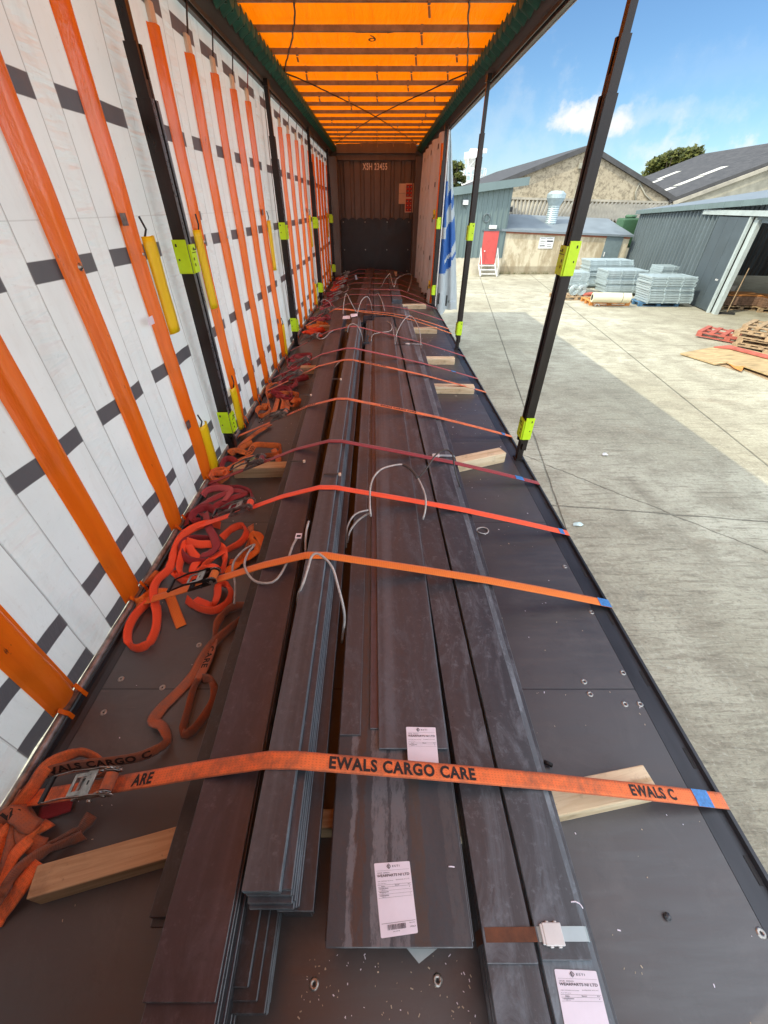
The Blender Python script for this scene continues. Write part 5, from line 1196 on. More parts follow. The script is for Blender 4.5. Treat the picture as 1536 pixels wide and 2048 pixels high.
# ------------------------------------------------------------------ buildings across the yard
YF = 25.5
def cladding(mb, a, b, z0, z1f, pitch, depth, mat=0, out=None):
    """Ribbed sheet along a->b (ground plan); z1f(t) gives the top height."""
    a, b = V(*a, 0), V(*b, 0); L = (b - a).length; d = (b - a).normalized(); n = V(d.y, -d.x, 0) if out is None else V(*out, 0).normalized()
    pl = []; s = 0.0
    while s < L - 1e-6:
        for ds, o in ((0, 0), (.62, 0), (.70, 1), (.92, 1), (1.0, 0)):
            q = s + ds * pitch
            if q <= L: pl.append((q, o * depth))
        s += pitch
    pl.append((L, 0))
    lo = [a + d * q + n * o + V(0, 0, z0) for q, o in pl]; hi = [a + d * q + n * o + V(0, 0, z1f(q / L)) for q, o in pl]
    mb.grid([hi, lo], mat)
def build_green():
    w = lambda u, v: wall_y(u, v, YF)
    T = thing('clad_building', 'green-grey ribbed metal building with a red door', 'building', (2, YF + 3, 0))
    xr = w(1012, 460).x; zl, zr = w(893, 392).z, w(1045, 371).z; xl = -6.0; x1 = w(893, 392).x; x2 = w(1045, 371).x
    top = lambda x: zl + (zr - zl) * (x - x1) / (x2 - x1)
    zb = w(930, 516).z
    mb = MB(); cladding(mb, (xl, YF), (xr, YF), zb, lambda t: top(xl + (xr - xl) * t), .26, .035, out=(0, -1)); cladding(mb, (xr, YF + 8), (xr, YF), zb, lambda t: top(xr), .26, .035, out=(1, 0))
    mb.build('cladding', M['clad_green'], T)
    mb = MB(); mb.box((xl, YF - .015, 0), (xr, YF + .3, zb + .01)); mb.box((xr - .3, YF + .3, 0), (xr, YF + 8, zb + .01)); mb.build('base_wall', M['cream_wall'], T)
    mb = MB(); xo = w(1055, 362).x; zt = .32
    a, b = V(xl, YF - .35, top(xl) - .02), V(xo, YF - .35, top(xo) - .02)
    vs = [a, b, b + V(0, 0, zt), a + V(0, 0, zt)]; vs += [p + V(0, 9, 0) for p in vs]
    mb.add(vs, [(0, 1, 2, 3), (7, 6, 5, 4), (0, 4, 5, 1), (3, 2, 6, 7), (1, 5, 6, 2), (0, 3, 7, 4)]); mb.build('roof', M['clad_green'], T)
    # door and steps
    q = [w(968, 462), w(998, 463), w(990, 528), w(961, 528)]; x0, x1_ = q[0].x, q[1].x; z0, z1 = q[3].z, q[0].z
    mb = MB(); mb.box((x0, YF - .06, z0), (x1_, YF - .01, z1)); d = mb.build('door', M['red_door'], T)
    mb = MB(); mb.cyl((x0 + .16, YF - .07, z0 + .6), (x0 + .16, YF - .11, z0 + .6), .035, 10); mb.build('handle', M['white_metal'], d)
    mb = MB(); mb.box((x0 - .08, YF - .08, z1), (x1_ + .12, YF - .005, z1 + .07)); mb.build('door_frame', M['clad_dark'], T)
    S_ = MB(); sw0, sw1 = x0 - .08, x1_ + .02
    for k in range(3): S_.box((sw0, YF - .30 - .26 * k, z0 - .04 - (z0 / 3) * k - .03), (sw1, YF - .06 - .26 * k, z0 - .04 - (z0 / 3) * k))
    for x in (sw0, sw1): S_.bar((x, YF - .06, z0), (x, YF - .95, .02), .04, .09); S_.bar((x, YF - .2, z0 + .0), (x, YF - .2, z0 + .75), .03, .03); S_.bar((x, YF - .2, z0 + .75), (x, YF - .9, .5), .03, .03); S_.bar((x, YF - .88, 0), (x, YF - .88, .5), .03, .03)
    tag(S_.build('door_steps', M['white_metal']), 'small white metal steps below the red door', 'steps')
    p = w(930, 405); mb = MB(); mb.box(p + V(-.13, -.22, -.09), p + V(.13, -.10, .10), 1); mb.box(p + V(-.16, -.12, -.12), p + V(.16, -.02, .13)); mb.bar(p + V(0, -.1, -.1), p + V(.1, -.05, -.22), .05, .05)
    mb.build('flood_light', [M['clad_dark'], M['white_metal']], T)
    p = w(973, 436); mb = MB(); q = [p + V(.17 * math.cos(a), -.06, .17 * math.sin(a)) for a in [k * math.pi / 12 for k in range(25)]]; mb.tube(q, .03, 8); mb.build('hose_ring', M['clad_dark'], T, smooth=True)
    p = w(985, 454); mb = MB(); mb.box(p + V(-.2, -.14, -.08), p + V(.2, -.04, .08)); mb.build('door_lamp', M['white_metal'], T, bevel=.02)
    p = w(1020, 419); mb = MB(); mb.box(p + V(-.15, .05, -.1), p + V(.15, .3, .1)); mb.build('vent_box', M['rubber'], T)
build_green()

def build_annexe():
    w = lambda u, v, dy=0: wall_y(u, v, YF + .06 + dy)
    T = thing('rendered_annexe', 'low stained cream building with a flat blue-grey roof and a grey door', 'building', (9, YF + 2, 0))
    a, b = w(1006, 458), w(1262, 470); x0, x1 = a.x, b.x; zl, zr = a.z, b.z
    y0 = YF + .06
    mb = MB(); vs = [V(x0, y0, 0), V(x1, y0, 0), V(x1, y0, zr), V(x0, y0, zl)]; vs += [p + V(0, 3.4, 0) for p in vs]
    mb.add(vs, [(0, 1, 2, 3), (7, 6, 5, 4), (0, 4, 5, 1), (3, 2, 6, 7), (1, 5, 6, 2), (0, 3, 7, 4)]); mb.build('wall', M['render'], T, base=None)
    mb = MB(); vs = [V(x0, y0 - .02, zl - .17), V(x1, y0 - .02, zr - .17), V(x1, y0 - .02, zr - .02), V(x0, y0 - .02, zl - .02)]; vs += [p + V(0, .018, 0) for p in vs]
    mb.add(vs, [(0, 1, 2, 3), (0, 4, 5, 1), (3, 2, 6, 7), (1, 5, 6, 2), (0, 3, 7, 4)]); mb.build('brick_band', M['redbrick'], T)
    bl, br = wall_y(1020, 428, YF + 3.2), wall_y(1216, 437, YF + 3.2)
    f0, f1 = V(x0 - .1, y0 - .14, zl), V(x1 + .1, y0 - .14, zr)
    mb = MB(); vs = [f0, f1, br, bl]; vs += [p + V(0, 0, -.09) for p in vs]
    mb.add(vs, [(0, 1, 2, 3), (7, 6, 5, 4), (0, 4, 5, 1), (1, 5, 6, 2), (2, 6, 7, 3), (0, 3, 7, 4)]); mb.build('roof', M['roof_blue'], T)
    q = [w(1214, 472), w(1247, 474), w(1234, 536)]
    mb = MB(); mb.box((q[0].x, y0 - .05, .02), (q[1].x, y0 - .004, q[0].z)); d = mb.build('door', M['grey_door'], T)
    mb = MB(); mb.box((q[0].x + .08, y0 - .09, .85), (q[0].x + .12, y0 - .05, 1.05)); mb.build('handle', M['white_metal'], d)
    p0, p1 = w(1080, 474), w(1104, 497)
    mb = MB(); mb.box((p0.x, y0 - .03, p1.z), (p1.x, y0 - .004, p0.z)); n = mb.build('notice_board', M['white_metal'], T)
    mb = MB(); W_, H_ = p1.x - p0.x, p0.z - p1.z
    for xx, zz, ww, hh in ((.08, .85, .3, .03), (.5, .85, .4, .03), (.08, .62, .34, .05), (.52, .58, .42, .12), (.08, .40, .3, .03), (.08, .2, .36, .08), (.55, .35, .3, .03), (.6, .15, .3, .04)):
        mb.box((p0.x + xx * W_, y0 - .033, p1.z + zz * H_), (p0.x + (xx + ww) * W_, y0 - .030, p1.z + (zz + hh) * H_))
    mb.build('printing', M['print'], n)
    # flared steel flue through the roof
    c = wall_y(1102, 440, YF + 1.6); s = (c - V(0, 0, CZ)).length / 790.0; c = wall_y(1103, 437, YF + 1.6); zt = wall_y(1109, 369, YF + 1.6).z; h = zt - c.z
    mb = MB(); pr = [(.28, 0)]
    for k in range(9): pr += [(.28, h * .06 * k + .02), (.30, h * .06 * k + .05)]
    pr += [(.30, h * .56), (.46, h * .76), (.48, h * .78), (.48, h * .90), (.46, h * .91), (.30, h * .99), (.0, h)]
    mb.lathe(pr, (c.x, c.y, c.z - .25), 24); tag(mb.build('roof_flue', M['galv'], smooth=False), 'flared galvanised flue on the flat roof', 'flue')
build_annexe()

def build_gables():
    YG = 33.0; w = lambda u, v, y=YG: wall_y(u, v, y)
    # lean-to of corrugated cement sheet between the flat roof and the gable
    T = thing('lean_to', 'grey corrugated cement lean-to roof below the gable wall', 'lean-to', (12, 31, 0))
    b0, b1 = wall_y(1010, 432, YF + 3.6), wall_y(1290, 445, YF + 3.6); t0, t1 = w(1008, 401), w(1345, 409)
    mb = MB(); rows = [[], []]; n = 170
    for k in range(n + 1):
        t = k / n; o = .10 * math.sin(k * math.pi / 2 * 1.0); rows[0].append(t0.lerp(t1, t) + V(0, -.05, o)); rows[1].append(b0.lerp(b1, t) + V(0, 0, o))
    mb.grid(rows); mb.build('roof', M['cement'], T)
    mb = MB(); mb.box((b0.x, YF + 3.7, 0), (b1.x, YF + 3.9, b1.z - .1)); mb.box((b0.x, YF + 3.9, 0), (b0.x + .2, YG - .1, b1.z - .1)); mb.box((b1.x - .2, YF + 3.9, 0), (b1.x, YG - .1, b1.z - .1)); mb.build('wall', M['old_wall'], T)
    # pebble-dashed gable
    T = thing('gabled_warehouse', 'pebble-dashed gable of an old warehouse with a dark verge', 'building', (13, 45, 0))
    ap, el, er = w(1177, 300), w(985, 376), w(1348, 406)
    mb = MB(); poly = [(el.x, 0), (er.x, 0), (er.x, er.z), (ap.x, ap.z), (el.x, el.z)]; mb.prism(poly, YG, YG + .3); mb.build('gable_wall', M['pebble'], T)
    for (p, q, nm) in ((el, ap, 'l'), (ap, er, 'r')):
        mb = MB(); d = (q - p).normalized(); up = V(-d.z, 0, d.x); p2 = p - d * .3 if nm == 'l' else p; q2 = q + d * (.0 if nm == 'l' else .3)
        vs = [p2, q2, q2 + up * .24, p2 + up * .24]; vs = [v + V(0, -.22, 0) for v in vs]; vs += [v + V(0, 24, 0) for v in vs]
        mb.add(vs, [(0, 1, 2, 3), (7, 6, 5, 4), (0, 4, 5, 1), (3, 2, 6, 7), (1, 5, 6, 2), (0, 3, 7, 4)]); mb.build('roof', M['slate'], T)
    t0, t1 = w(1008, 396), w(1340, 405); mb = MB(); mb.bar(t0 + V(0, -.06, 0), t1 + V(0, -.06, 0), .1, .12); mb.build('ledge', M['cement'], T)
    p = w(1164, 331); mb = MB(); mb.box(p + V(-.25, -.2, -.15), p + V(.2, -.02, .12)); mb.bar(p + V(0, -.1, -.1), p + V(-.15, -.05, -3.0), .04, .04); mb.build('alarm_box', M['old_wall'], T)
    mb = MB(); mb.tube([w(1278, 366) + V(0, -.04, 0), w(1270, 385) + V(0, -.04, 0), w(1270, 402) + V(0, -.04, 0)], .05, 6); mb.tube([w(1278, 366) + V(0, -.04, 0), w(1290, 390) + V(0, -.04, 0), w(1310, 409) + V(0, -.04, 0)], .05, 6); mb.build('cable', M['old_wall'], T, smooth=True)
    # second gable with a slate roof and skylights
    T = thing('slate_roofed_warehouse', 'long dark slate roof with pale skylights behind the shed', 'building', (25, 45, 0))
    v0, v1 = w(1342, 404), w(1560, 322); dx = v1 - v0; ridge = v0 + dx * 1.6; YB = 47.0
    mb = MB(); poly = [(v0.x, 0), (ridge.x * 2 - v0.x, 0), (ridge.x * 2 - v0.x, v0.z), (ridge.x, ridge.z), (v0.x, v0.z)]; mb.prism(poly, YG, YG + .3); mb.build('gable_wall', M['old_wall'], T)
    d = dx.normalized(); up = V(-d.z, 0, d.x)
    mb = MB(); vs = [v0 - d * .2, ridge, ridge + up * .22, v0 - d * .2 + up * .22]; vs = [p + V(0, -.2, 0) for p in vs]; vs += [p + V(0, YB - YG, 0) for p in vs]
    mb.add(vs, [(0, 1, 2, 3), (7, 6, 5, 4), (0, 4, 5, 1), (3, 2, 6, 7), (1, 5, 6, 2), (0, 3, 7, 4)]); ro = mb.build('roof', M['slate'], T)
    mb = MB(); vs = [ridge, V(ridge.x * 2 - v0.x, YG, v0.z)]; mb.bar(v0 + V(0, -.3, -.08), ridge + V(0, -.3, -.08), .10, .20); mb.build('verge', M['cement'], T)
    for a, b, y in ((.14, .32, YG + 3), (.18, .42, YG + 8), (.36, .62, YG + 3.2), (.40, .64, YG + 8.4), (.64, .88, YG + 3.4), (.66, .9, YG + 9), (.08, .2, YG + 6)):
        mb = MB(); p, q = v0 + dx * a + up * .235, v0 + dx * b + up * .235; mb.add([V(p.x, y, p.z), V(q.x, y, q.z), V(q.x, y + .8, q.z), V(p.x, y + .8, p.z)], [(0, 1, 2, 3)]); mb.build('skylight', M['skylight'], ro)
    p, q = v0 + dx * .05, v0 + dx * 1.0
build_gables()

def build_shed():
    A, Bq = V(14.05, 26.37, 0), V(11.93, 15.55, 0); d = (Bq - A).normalized(); n = V(d.y, -d.x, 0)      # n: out of the facade
    if n.x > 0: n = -n
    def on(u, v, off=0.0):
        r = cam_dir(u, v); a0 = A + n * off; t = (a0.x * n.x + a0.y * n.y) / (r.x * n.x + r.y * n.y); return V(r.x * t, r.y * t, CZ + r.z * t)
    def at(s, z, o=0.0): return A + d * s + n * o + V(0, 0, z)
    T = thing('cladding_shed', 'dark slate-grey ribbed shed with a sliding door standing open', 'building', tuple(A))
    L = (Bq - A).length; zl, zr = on(1273, 428).z, on(1520, 411).z
    sr = (on(1520, 411) - A).dot(d); top = lambda s: zl + (zr - zl) * s / sr
    mb = MB(); a2, b2 = A, A + d * (L - 2.2); cladding(mb, (a2.x, a2.y), (b2.x, b2.y), 0, lambda t: top((L - 2.2) * t) - .02, .34, .09, out=(n.x, n.y))
    aa = A - n * 9; cladding(mb, (aa.x, aa.y), (A.x, A.y), 0, lambda t: top(0) + 1.2 * (1 - t), .21, .045, out=(-d.x, -d.y)); mb.build('cladding', M['clad_dark'], T)
    # sliding door of smooth panels
    s0, s1 = (on(1440, 418) - A).dot(d) - .2, (on(1419, 626) - A).dot(d)
    s0 = (on(1386, 602) - A).dot(d) - .5
    mb = MB()
    def panel(a, b, z0, z1, o0, o1, mat=0):
        vs = [at(a, z0, o0), at(b, z0, o0), at(b, z1, o0), at(a, z1, o0)] + [at(a, z0, o1), at(b, z0, o1), at(b, z1, o1), at(a, z1, o1)]
        mb.add(vs, [(0, 1, 2, 3), (7, 6, 5, 4), (0, 4, 5, 1), (3, 2, 6, 7), (1, 5, 6, 2), (0, 3, 7, 4)], mat)
    k = (s1 - s0) / 3
    for i in range(3): panel(s0 + k * i + .006, s0 + k * (i + 1) - .006, .03, top(s1) - .30, .06, .12)
    dr = mb.build('sliding_door', M['door_panel'], T)
    mb = MB(); panel(s1 - .22, s1 - .20, .95, 1.0, .12, .15); panel(s1 - .32, s1 - .30, .95, 1.0, .12, .15); mb.build('handle', M['white_metal'], dr)
    mb = MB(); panel(s1, s1 + .10, .0, top(s1) - .28, .05, .13); panel(s1 + .13, s1 + .38, .0, top(s1) - .30, -.10, .02); mb.build('door_post', M['trim_pale'], T)
    mb = MB(); panel(s0 - 1.3, s1 + 4.5, top(s1) - .26, top(s1) - .12, .05, .16); mb.build('door_track', M['trim_pale'], T)
    mb = MB(); panel(s1 + .55, s1 + 7, top(s1) - .42, top(s1) - .0, -.1, .03); panel(s1 + 5.2, s1 + 9, 0, top(s1), -.1, .03); panel(s1 + .3, s1 + 5.2, top(s1) - .35, top(s1) - .27, -.1, .04); mb.build('lintel', M['clad_dark'], T)
    # gutter and roof
    mb = MB(); panel(-.15, s1 + 9, top(0) + .00, top(0) + .16, .05, .22); vs = mb.v
    for i, p in enumerate(mb.v):
        s = (p - A).dot(d); mb.v[i] = p + V(0, 0, top(s) - top(0))
    for s in [k * 1.15 for k in range(15)]:
        q = at(s, top(s) + .08, .215); mb.bar(q - V(0, 0, .09), q + V(0, 0, .085), .03, .03)
    mb.build('gutter', M['clad_green'], T)
    mb = MB(); e0, e1 = at(-.2, top(-.2) + .17, .2), at(s1 + 9, top(s1 + 9) + .17, .2); r0, r1 = e0 - n * 7 + V(0, 0, 1.0), e1 - n * 7 + V(0, 0, 1.0)
    vs = [e0, e1, r1, r0]; vs += [p + V(0, 0, -.08) for p in vs]; mb.add(vs, [(0, 1, 2, 3), (7, 6, 5, 4), (0, 4, 5, 1), (1, 5, 6, 2), (2, 6, 7, 3), (0, 3, 7, 4)]); mb.build('roof', M['roof_blue'], T)
    # inside
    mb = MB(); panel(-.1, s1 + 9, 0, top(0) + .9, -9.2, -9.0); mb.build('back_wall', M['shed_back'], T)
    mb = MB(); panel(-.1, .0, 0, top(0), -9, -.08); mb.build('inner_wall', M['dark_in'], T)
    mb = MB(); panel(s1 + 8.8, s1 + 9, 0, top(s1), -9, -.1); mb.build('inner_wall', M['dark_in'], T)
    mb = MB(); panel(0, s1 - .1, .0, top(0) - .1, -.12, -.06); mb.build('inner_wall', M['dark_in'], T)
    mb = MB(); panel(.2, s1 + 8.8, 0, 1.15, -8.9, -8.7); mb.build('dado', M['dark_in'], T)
    mb = MB()
    for s in (s1 + .9, s1 + 4): mb.bar(at(s, 0, -8.5), at(s, top(s) + .6, -8.5), .2, .2)
    mb.bar(at(s1 - 2, 2.1, -8.6), at(s1 + 8, 2.1, -8.6), .1, .1); mb.build('stanchion', M['rubber'], T)
    mb = MB(); mb.bar(at(s1 + .6, top(s1) - .45, -.3), at(s1 + 2.0, top(s1) + .1, -1.4), .10, .05); mb.build('brace', M['clad_dark'], T)
    # lighter metal roof beyond the gutter
    T2 = thing('metal_roofed_store', 'light ribbed metal roof rising behind the shed gutter', 'building', tuple(at(5, 0, -9)))
    g0, g1 = on(1370, 402), on(1560, 362)
    a, b = at(1.0, 3.55, -8.0), at(s1 + 8, 4.1, -8.0); c, e = b - n * 6 + V(0, 0, 1.9), a - n * 6 + V(0, 0, 1.9)
    mb = MB(); rows = [[], []]
    for k in range(121):
        t = k / 120; o = .05 if k % 4 in (1, 2) else 0; rows[0].append(e.lerp(c, t) + V(0, 0, o)); rows[1].append(a.lerp(b, t) + V(0, 0, o))
    mb.grid(rows); mb.build('roof', M['roof_blue2'], T2)
    mb = MB(); vs = [a, b, b - V(0, 0, b.z), a - V(0, 0, a.z)]; mb.add([p - n * .1 for p in vs] + [p - n * .3 for p in vs], [(0, 1, 2, 3), (7, 6, 5, 4), (0, 4, 5, 1), (1, 5, 6, 2), (2, 6, 7, 3), (0, 3, 7, 4)]); mb.build('wall', M['old_wall'], T2)
    mb = MB(); p = wall_y(1256, 452, 27.2); mb.box(p + V(-.5, -.3, -1.0), p + V(.6, .5, .35)); mb.cyl(p + V(.05, .1, .35), p + V(.05, .1, .5), .3, 12); tag(mb.build('oil_tank', M['green_tank'], bevel=.12), 'green tank between the flat roof and the shed', 'tank')
    return at, s1, top
SHED_AT, SHED_S1, SHED_TOP = build_shed()

# ------------------------------------------------------------------ things in the yard
def pallet_proto(label, mat, loc, rz, group='wooden pallets', L=1.2, W=.9):
    T = thing('pallet', label, 'pallet', (0, 0, 0), group)
    mb = MB()
    for k in range(6): x = -L / 2 + (L - .12) * k / 5; mb.box((x, -W / 2, .118), (x + .12, W / 2, .142))
    for y in (-W / 2, -.05, W / 2 - .1): mb.box((-L / 2, y, .096), (L / 2, y + .1, .1175))
    mb.build('deck', M[mat], T)
    for y in (-W / 2, -.05, W / 2 - .1):
        mb = MB()
        for x in (-L / 2, -.07, L / 2 - .14): mb.box((x, y, .0225), (x + .14, y + .1, .0955))
        mb.box((-L / 2, y, 0), (L / 2, y + .1, .022)); mb.build('skid', M[mat], T)
    T.location = loc; T.rotation_euler = (0, 0, rz); return T
def pallet_copy(src, label, mat, loc, rz):
    kids = list(src.children); c = src.copy(); S.collection.objects.link(c); c.location = loc; c.rotation_euler = rz if isinstance(rz, tuple) else (0, 0, rz); c['label'] = label
    for k in kids:
        q = k.copy(); S.collection.objects.link(q); q.parent = c
        if mat: q.data = k.data.copy(); q.data.materials[0] = M[mat]
    return c
def build_yard():
    at, s1 = SHED_AT, SHED_S1
    # stacks of galvanised mesh fence panels
    def panel_proto():
        mb = MB(); W, D, h = 1.75, 1.05, .045
        mb.box((0, 0, 0), (W, .05, h)); mb.box((0, D - .05, 0), (W, D, h)); mb.box((0, .05, 0), (.05, D - .05, h)); mb.box((W - .05, .05, 0), (W, D - .05, h))
        for k in range(1, 30): mb.box((W * k / 30 - .006, .05, .018), (W * k / 30 + .006, D - .05, .030))
        for k in range(1, 14): mb.box((.05, D * k / 14 - .006, .0305), (W - .05, D * k / 14 + .006, .0425))
        for x in (.0, .6, 1.2, 1.70): mb.box((x, -.012, -.012), (x + .05, .05, h + .012))
        return mb.build('fence_panel', M['galv_panel'], base=(0, 0, 0), bevel=.006)
    proto = panel_proto(); tag(proto, 'x', 'fence panel', 'stacked fence panels'); first = True
    rnd = random.Random(9)
    specs = [('nearest right stack beside the dark door', gnd(1290, 614), 11, .078, .12, (.93, .95)), ('stack behind the cream roll', gnd(1207, 592), 12, .068, .10, (.93, 1.0)), ('low stack left of the others behind the coils', V(8.0, 19.6, 0), 9, .07, .14, (.62, .9)),
             ('tall stack at the very back of the panels', V(9.75, 20.9, 0), 15, .068, .06, (1.1, 1.0)), ('short stack between the back one and the shed', V(11.9, 19.2, 0), 13, .07, .10, (.75, .9))]
    for lb, p, n, dz, z0, sc in specs:
        for k in range(n):
            o = proto if first else proto.copy()
            if not first: S.collection.objects.link(o)
            first = False
            o.location = (p.x + rnd.uniform(-.03, .03) - (.012 * k if sc[0] > .9 else 0), p.y + rnd.uniform(-.03, .03), z0 + dz * k + .012); o.rotation_euler = (0, 0, rnd.uniform(-.012, .012) - .02); o.scale = (*sc, 1.45 if dz > .06 else 1)
            o['label'] = ('topmost galvanised panel of the ' if k == n - 1 else 'bottom galvanised panel of the ' if k == 0 else 'pale galvanised panel within the ') + lb
    # pallets
    P0 = pallet_proto('orange pallet under the cream roll', 'pallet_orange', tuple(gnd(1213, 611) + V(.1, .42, 0)), -.05, L=1.5, W=.95)
    pallet_copy(P0, 'blue pallet under the nearest panel stack', 'pallet_blue', tuple(gnd(1290, 614) + V(.55, .55, -.0)), -.02)
    pallet_copy(P0, 'weathered pallet under the wire coils', 'pallet', tuple(gnd(1152, 600) + V(-.05, .4, 0)), .03)
    a, b = wall_y(1187, 592, 16.55), wall_y(1263, 596, 16.35); c0 = V(a.x, 16.62, .145 + .165); c1 = V(b.x, 16.45, .145 + .165)
    T = thing('plastic_roll', 'cream plastic roll lying on the orange pallet', 'roll', tuple((c0 + c1) / 2 - V(0, 0, .165)))
    mb = MB(); mb.cyl(c0, c1, .165, 28); mb.build('roll_body', M['cream_roll'], T, smooth=False, bevel=.008)
    mb = MB(); d = (c1 - c0).normalized(); mb.cyl(c0 + d * (c1 - c0).length * .77, c0 + d * ((c1 - c0).length * .77 + .015), .168, 28); mb.build('tie_band', M['rubber'], T)
    mb = MB(); mb.cyl(c0 - d * .004, c0 + d * .02, .10, 20); mb.build('core', M['rubber'], T)
    for u, v, lb in ((1145, 587, 'left wire coil standing on the weathered pallet'), (1160, 588, 'right wire coil standing on the weathered pallet')):
        p = gnd(u, 600) + V(0, .1, .145 + .19); mb = MB()
        for rr in (.17, .13, .085): mb.tube([p + V(rr * math.cos(t), .05 * math.sin(t * 3) * 0, rr * math.sin(t)) for t in [k * math.pi / 12 for k in range(25)]], .022, 8)
        mb.cyl(p + V(0, .02, 0), p + V(0, .14, 0), .16, 20); tag(mb.build('wire_coil', M['galv'], smooth=True), lb, 'wire coil')
    p = gnd(1172, 600) + V(0, .15, 0); mb = MB(); mb.bar(p + V(-.15, 0, .16), p + V(.25, -.05, .22), .15, .12); tag(mb.build('red_bag', M['pallet_red'], bevel=.05), 'dark red bundle between coils and cream roll', 'bundle')
    p = gnd(1193, 613) + V(0, -.02, 0); mb = MB(); mb.tube([p + V(-.08, 0, .02), p + V(-.03, 0, .09), p + V(.05, 0, .08), p + V(.09, 0, .01)], .02, 6); tag(mb.build('hose_end', M['white_metal'], smooth=True), 'white hose end hooked at the orange pallet', 'hose')
    # pallet stack at the right edge
    q = gnd(1505, 690); rz = -1.02
    base = gnd(1500, 708) + V(.66, .22, 0)
    L3 = [('bottom pallet of the stack at the right edge', 'pallet', .0, -.62, 0, 0), ('second pallet of the stack at the right edge, broken boards', 'pallet', .145, -.60, .08, .03), ('third pallet of the stack at the right edge, pinkish', 'pallet', .29, -.66, -.02, .08), ('top pallet of the stack at the right edge', 'pallet', .435, -.64, .12, .10)]
    for lb, mt, z, r, dx, dy in L3: pallet_copy(P0, lb, mt, tuple(base + V(dx, dy, z)), r - .25)
    pallet_copy(P0, 'dusky red pallet leaning by the stack at the right edge', 'pallet_red', tuple(gnd(1452, 690) + V(.50, .55, .03)), (0, .02, -.85))
    # sheets of old plywood
    def sheet(label, px, z, th, mat):
        vs = [on_plane_z(u, v, z + dz) for u, v, dz in px]; n = len(vs); mb = MB()
        mb.add(vs + [p - V(0, 0, th) for p in vs], [tuple(range(n - 1, -1, -1)), tuple(range(n, 2 * n))] + [(i, (i + 1) % n, (i + 1) % n + n, i + n) for i in range(n)])
        return tag(mb.build('plywood_sheet', M[mat]), label, 'board', 'old boards on the yard')
    sheet('tan plywood sheet with a torn edge lying on the yard', [(1361, 706, .0), (1425, 694, .02), (1470, 693, .03), (1600, 722, .03), (1600, 770, .05), (1487, 731, .05), (1470, 732, .02), (1455, 724, .03), (1438, 727, .01), (1433, 728, .0), (1400, 718, 0)], .05, .03, 'ply')
    sheet('dark board under the tan plywood sheet', [(1432, 728, 0), (1480, 742, 0), (1486, 738, 0), (1600, 785, 0), (1600, 740, 0), (1450, 720, 0)], .016, .014, 'pallet')
    sheet('torn strip of plywood at the edge of the tan sheet', [(1455, 724, .02), (1488, 732, .03), (1484, 742, .0), (1468, 735, .01)], .05, .012, 'pallet_orange')
    sheet('long orange-red board edge behind the tan plywood', [(1428, 693, 0), (1460, 690, .04), (1600, 726, .05), (1600, 731, .03), (1462, 696, .02)], .10, .03, 'pallet_red')
    # shed contents
    def in_px(u, v, off): 
        return off
    pk = at(s1 + 1.9, 0, -1.6)
    pallet_copy(P0, 'pallet in the shed doorway, left one', 'pallet', tuple(gnd(1478, 620) + V(.1, .45, 0)), -.12); pallet_copy(P0, 'pallet in the shed doorway, right one', 'pallet', tuple(gnd(1560, 626) + V(.1, .45, 0)), -.16)
    for pp, rr, lb in ((gnd(1478, 620) + V(.1, .45, .15), -.12, 'left'), (gnd(1560, 626) + V(.1, .45, .15), -.16, 'right')):
        p = pp; T = thing('block_pack', 'brown brick pack wrapped on the %s pallet in the shed' % lb, 'pack', tuple(p)); mb = MB()
        A4 = Matrix.Translation(p) @ Matrix.Rotation(rr, 4, 'Z')
        for i in range(7):
            for j in range(4): mb.box((-.68 + i * .195, -.45, .07 * j + .002), (-.68 + i * .195 + .19, .43, .07 * j + .068), 0, A4)
        mb.build('blocks', M['brick_pack'], T, bevel=.006)
        mb = MB(); mb.box((-.6, -.4, .285), (.6, .38, .33), 0, A4); mb.build('plank', M['pallet_orange'], T, bevel=.01)
    p = gnd(1468, 618) + V(.1, 1.4, 0); mb = MB(); mb.box((-.45, -.35, 0), (.45, .35, .62), 0, Matrix.Translation(p) @ Matrix.Rotation(-.1, 4, 'Z')); T = tag(mb.build('carton', M['white_box'], bevel=.02), 'pale carton standing inside the shed doorway', 'carton')
    mb = MB(); a = gnd(1452, 628) + V(0, .0, .03); mb.bar(a, a + V(.10, .10, 1.35), .025, .025); mb.bar(a + V(-.22, .05, -.0), a + V(.2, -.12, .0), .09, .07, 1); tag(mb.build('yard_brush', [M['pallet'], M['rubber']]), 'yard broom leaning at the shed doorway', 'broom')
    # litter
    for u, v, lb in ((1210, 912, 'white plastic scrap on the concrete beyond the near post'), (1154, 1051, 'pale green plastic scrap on the concrete by the trailer edge')):
        p = gnd(u, v); r = random.Random(int(u)); mb = MB(); k = [p + V(.07 * math.cos(a) * r.uniform(.5, 1.1), .05 * math.sin(a) * r.uniform(.5, 1.1), .012 + r.random() * .03) for a in [i * .9 for i in range(7)]]
        mb.add([p + V(0, 0, .05)] + k, [(0, i + 1, (i + 1) % 7 + 1) for i in range(7)]); tag(mb.build('plastic_scrap', M['litter'] if u < 1200 else M['white_metal']), lb, 'litter')
build_yard()

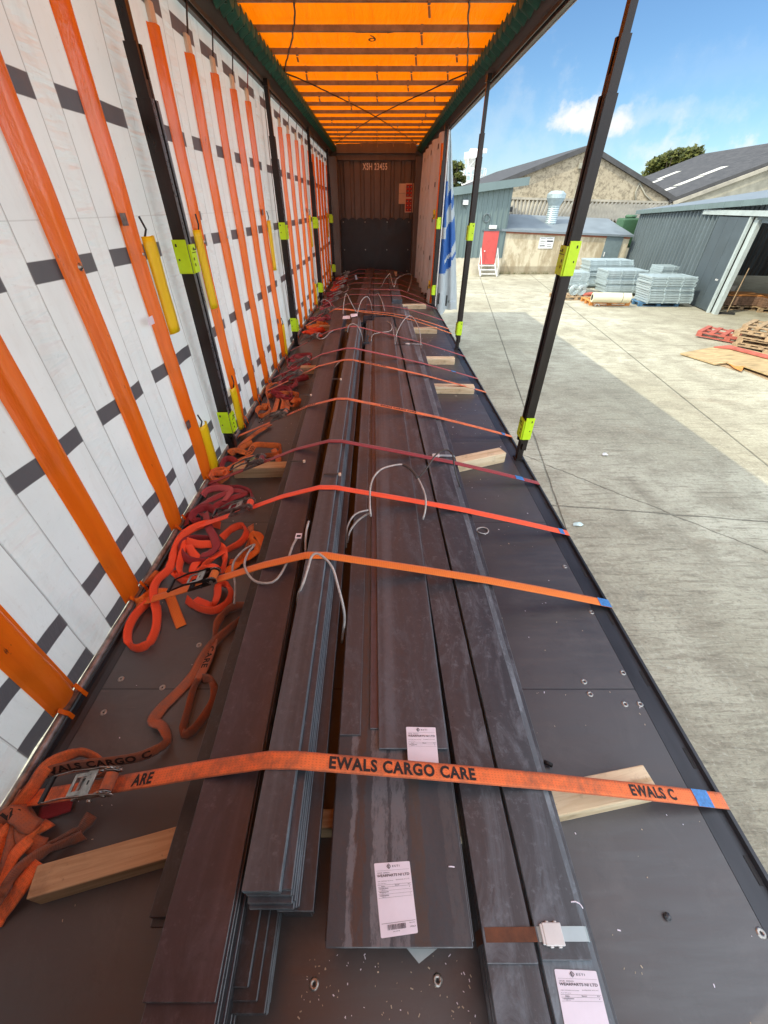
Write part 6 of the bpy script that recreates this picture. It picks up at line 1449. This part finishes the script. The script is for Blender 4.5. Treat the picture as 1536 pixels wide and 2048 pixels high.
# silo tower and trees far behind
def build_far():
    Y = 62.0; w = lambda u, v: wall_y(u, v, Y); k = 1.0
    T = thing('silo_tower', 'white silo with a cyclone and scaffold on top', 'silo', tuple(V(w(945, 372).x, Y, 0)))
    c0 = w(942, 392); top = w(942, 362); r = (w(965, 370).x - w(917, 370).x) / 2
    mb = MB(); mb.cyl((c0.x, Y, 0), (c0.x, Y, top.z), r, 28); mb.build('tank', M['white_metal'], T, smooth=False)
    mb = MB(); n = 16
    for a in range(n):
        q = V(c0.x + r * math.cos(2 * math.pi * a / n), Y + r * math.sin(2 * math.pi * a / n), top.z); q2 = V(c0.x + r * math.cos(2 * math.pi * (a + 1) / n), Y + r * math.sin(2 * math.pi * (a + 1) / n), top.z)
        mb.bar(q, q + V(0, 0, 1.1), .08, .08)
        for z in (.5, 1.1): mb.bar(q + V(0, 0, z), q2 + V(0, 0, z), .06, .06)
    mb.build('railing', M['white_metal'], T)
    x0, x1 = w(933, 330).x, w(952, 330).x; zt = w(940, 312).z; mb = MB()
    for x in (x0, x1):
        for y in (Y - .8, Y + .8): mb.bar((x, y, top.z), (x, y, zt), .12, .12)
    zz = top.z + 1
    while zz < zt:
        mb.bar((x0, Y - .8, zz), (x1, Y - .8, zz), .08, .08); mb.bar((x0, Y - .8, zz), (x1, Y - .8, min(zz + 1.3, zt)), .06, .06); zz += 1.3
    mb.build('scaffold', M['white_metal'], T)
    cx = (x0 + x1) / 2; mb = MB(); h = w(940, 300).z - top.z
    mb.lathe([(.25, h * .28), (.3, h * .42), (.95, h * .72), (.95, h * .92), (.4, h * .95), (.4, h), (.0, h)], (cx, Y, top.z), 18); mb.bar((cx - .3, Y, top.z + h * .97), (cx + 1.6, Y, top.z + h * .97), .5, .4); mb.build('cyclone', M['white_metal'], T, smooth=False)
    for u, v in ((962, 345), (966, 350)): a = w(u, v); mb = MB(); mb.cyl((a.x, Y, top.z - 1), a, .07, 6); mb.build('mast', M['white_metal'], T)
    def tree(label, u, v, y, rx, rz, mat, n, seed):
        c = wall_y(u, v, y); r = random.Random(seed); T = thing('tree', label, 'tree', (c.x, y, 0), 'trees beyond the buildings')
        mb = MB(); mb.tube([(c.x, y, 0), (c.x + .1, y, c.z * .5), (c.x, y, c.z)], .35, 8, radii=[.45, .35, .12])
        for k in range(9):
            a = r.random() * 6.28; e = V(c.x + rx * .7 * math.cos(a), y + rx * .7 * math.sin(a), c.z + rz * r.uniform(-.1, .8)); mb.tube([(c.x, y, c.z * r.uniform(.5, .8)), e], .1, 5, radii=[.14, .03])
        mb.build('trunk', M['bark'], T)
        lumps = [(r.gauss(0, .45) * rx, r.gauss(0, .45) * rx, r.uniform(-.35, .85) * rz, r.uniform(.22, .40)) for k in range(26)]
        mb = MB()
        for k in range(n):
            l = r.choice(lumps); a = r.random() * 6.283; b = math.acos(r.uniform(-1, 1)); rr = l[3] * rx * r.uniform(.55, 1.05)
            p = V(c.x + l[0] + rr * math.sin(b) * math.cos(a), y + l[1] + rr * math.sin(b) * math.sin(a), c.z + l[2] + rr * math.cos(b) * .8)
            if ((p.x - c.x) / rx) ** 2 + ((p.z - c.z) / rz) ** 2 > 1.15: continue
            t = V(r.gauss(0, 1), r.gauss(0, 1), r.gauss(0, .6)).normalized(); s = t.orthogonal().normalized(); z = r.uniform(.16, .34)
            mb.add([p - t * z, p + s * z * .5, p + t * z, p - s * z * .5], [(0, 1, 2, 3)], 0 if r.random() < .6 else 1)
        mb.build('crown', mat, T)
    tree('round broad-leaved tree behind the dark slate roof', 1335, 358, 66, 3.5, 2.7, [M['leaf_a'], M['leaf_b']], 9000, 5)
    tree('small dark tree left of the white silo', 906, 363, 55, 1.15, 1.7, [M['leaf_b'], M['leaf_a']], 2500, 6)
build_far()
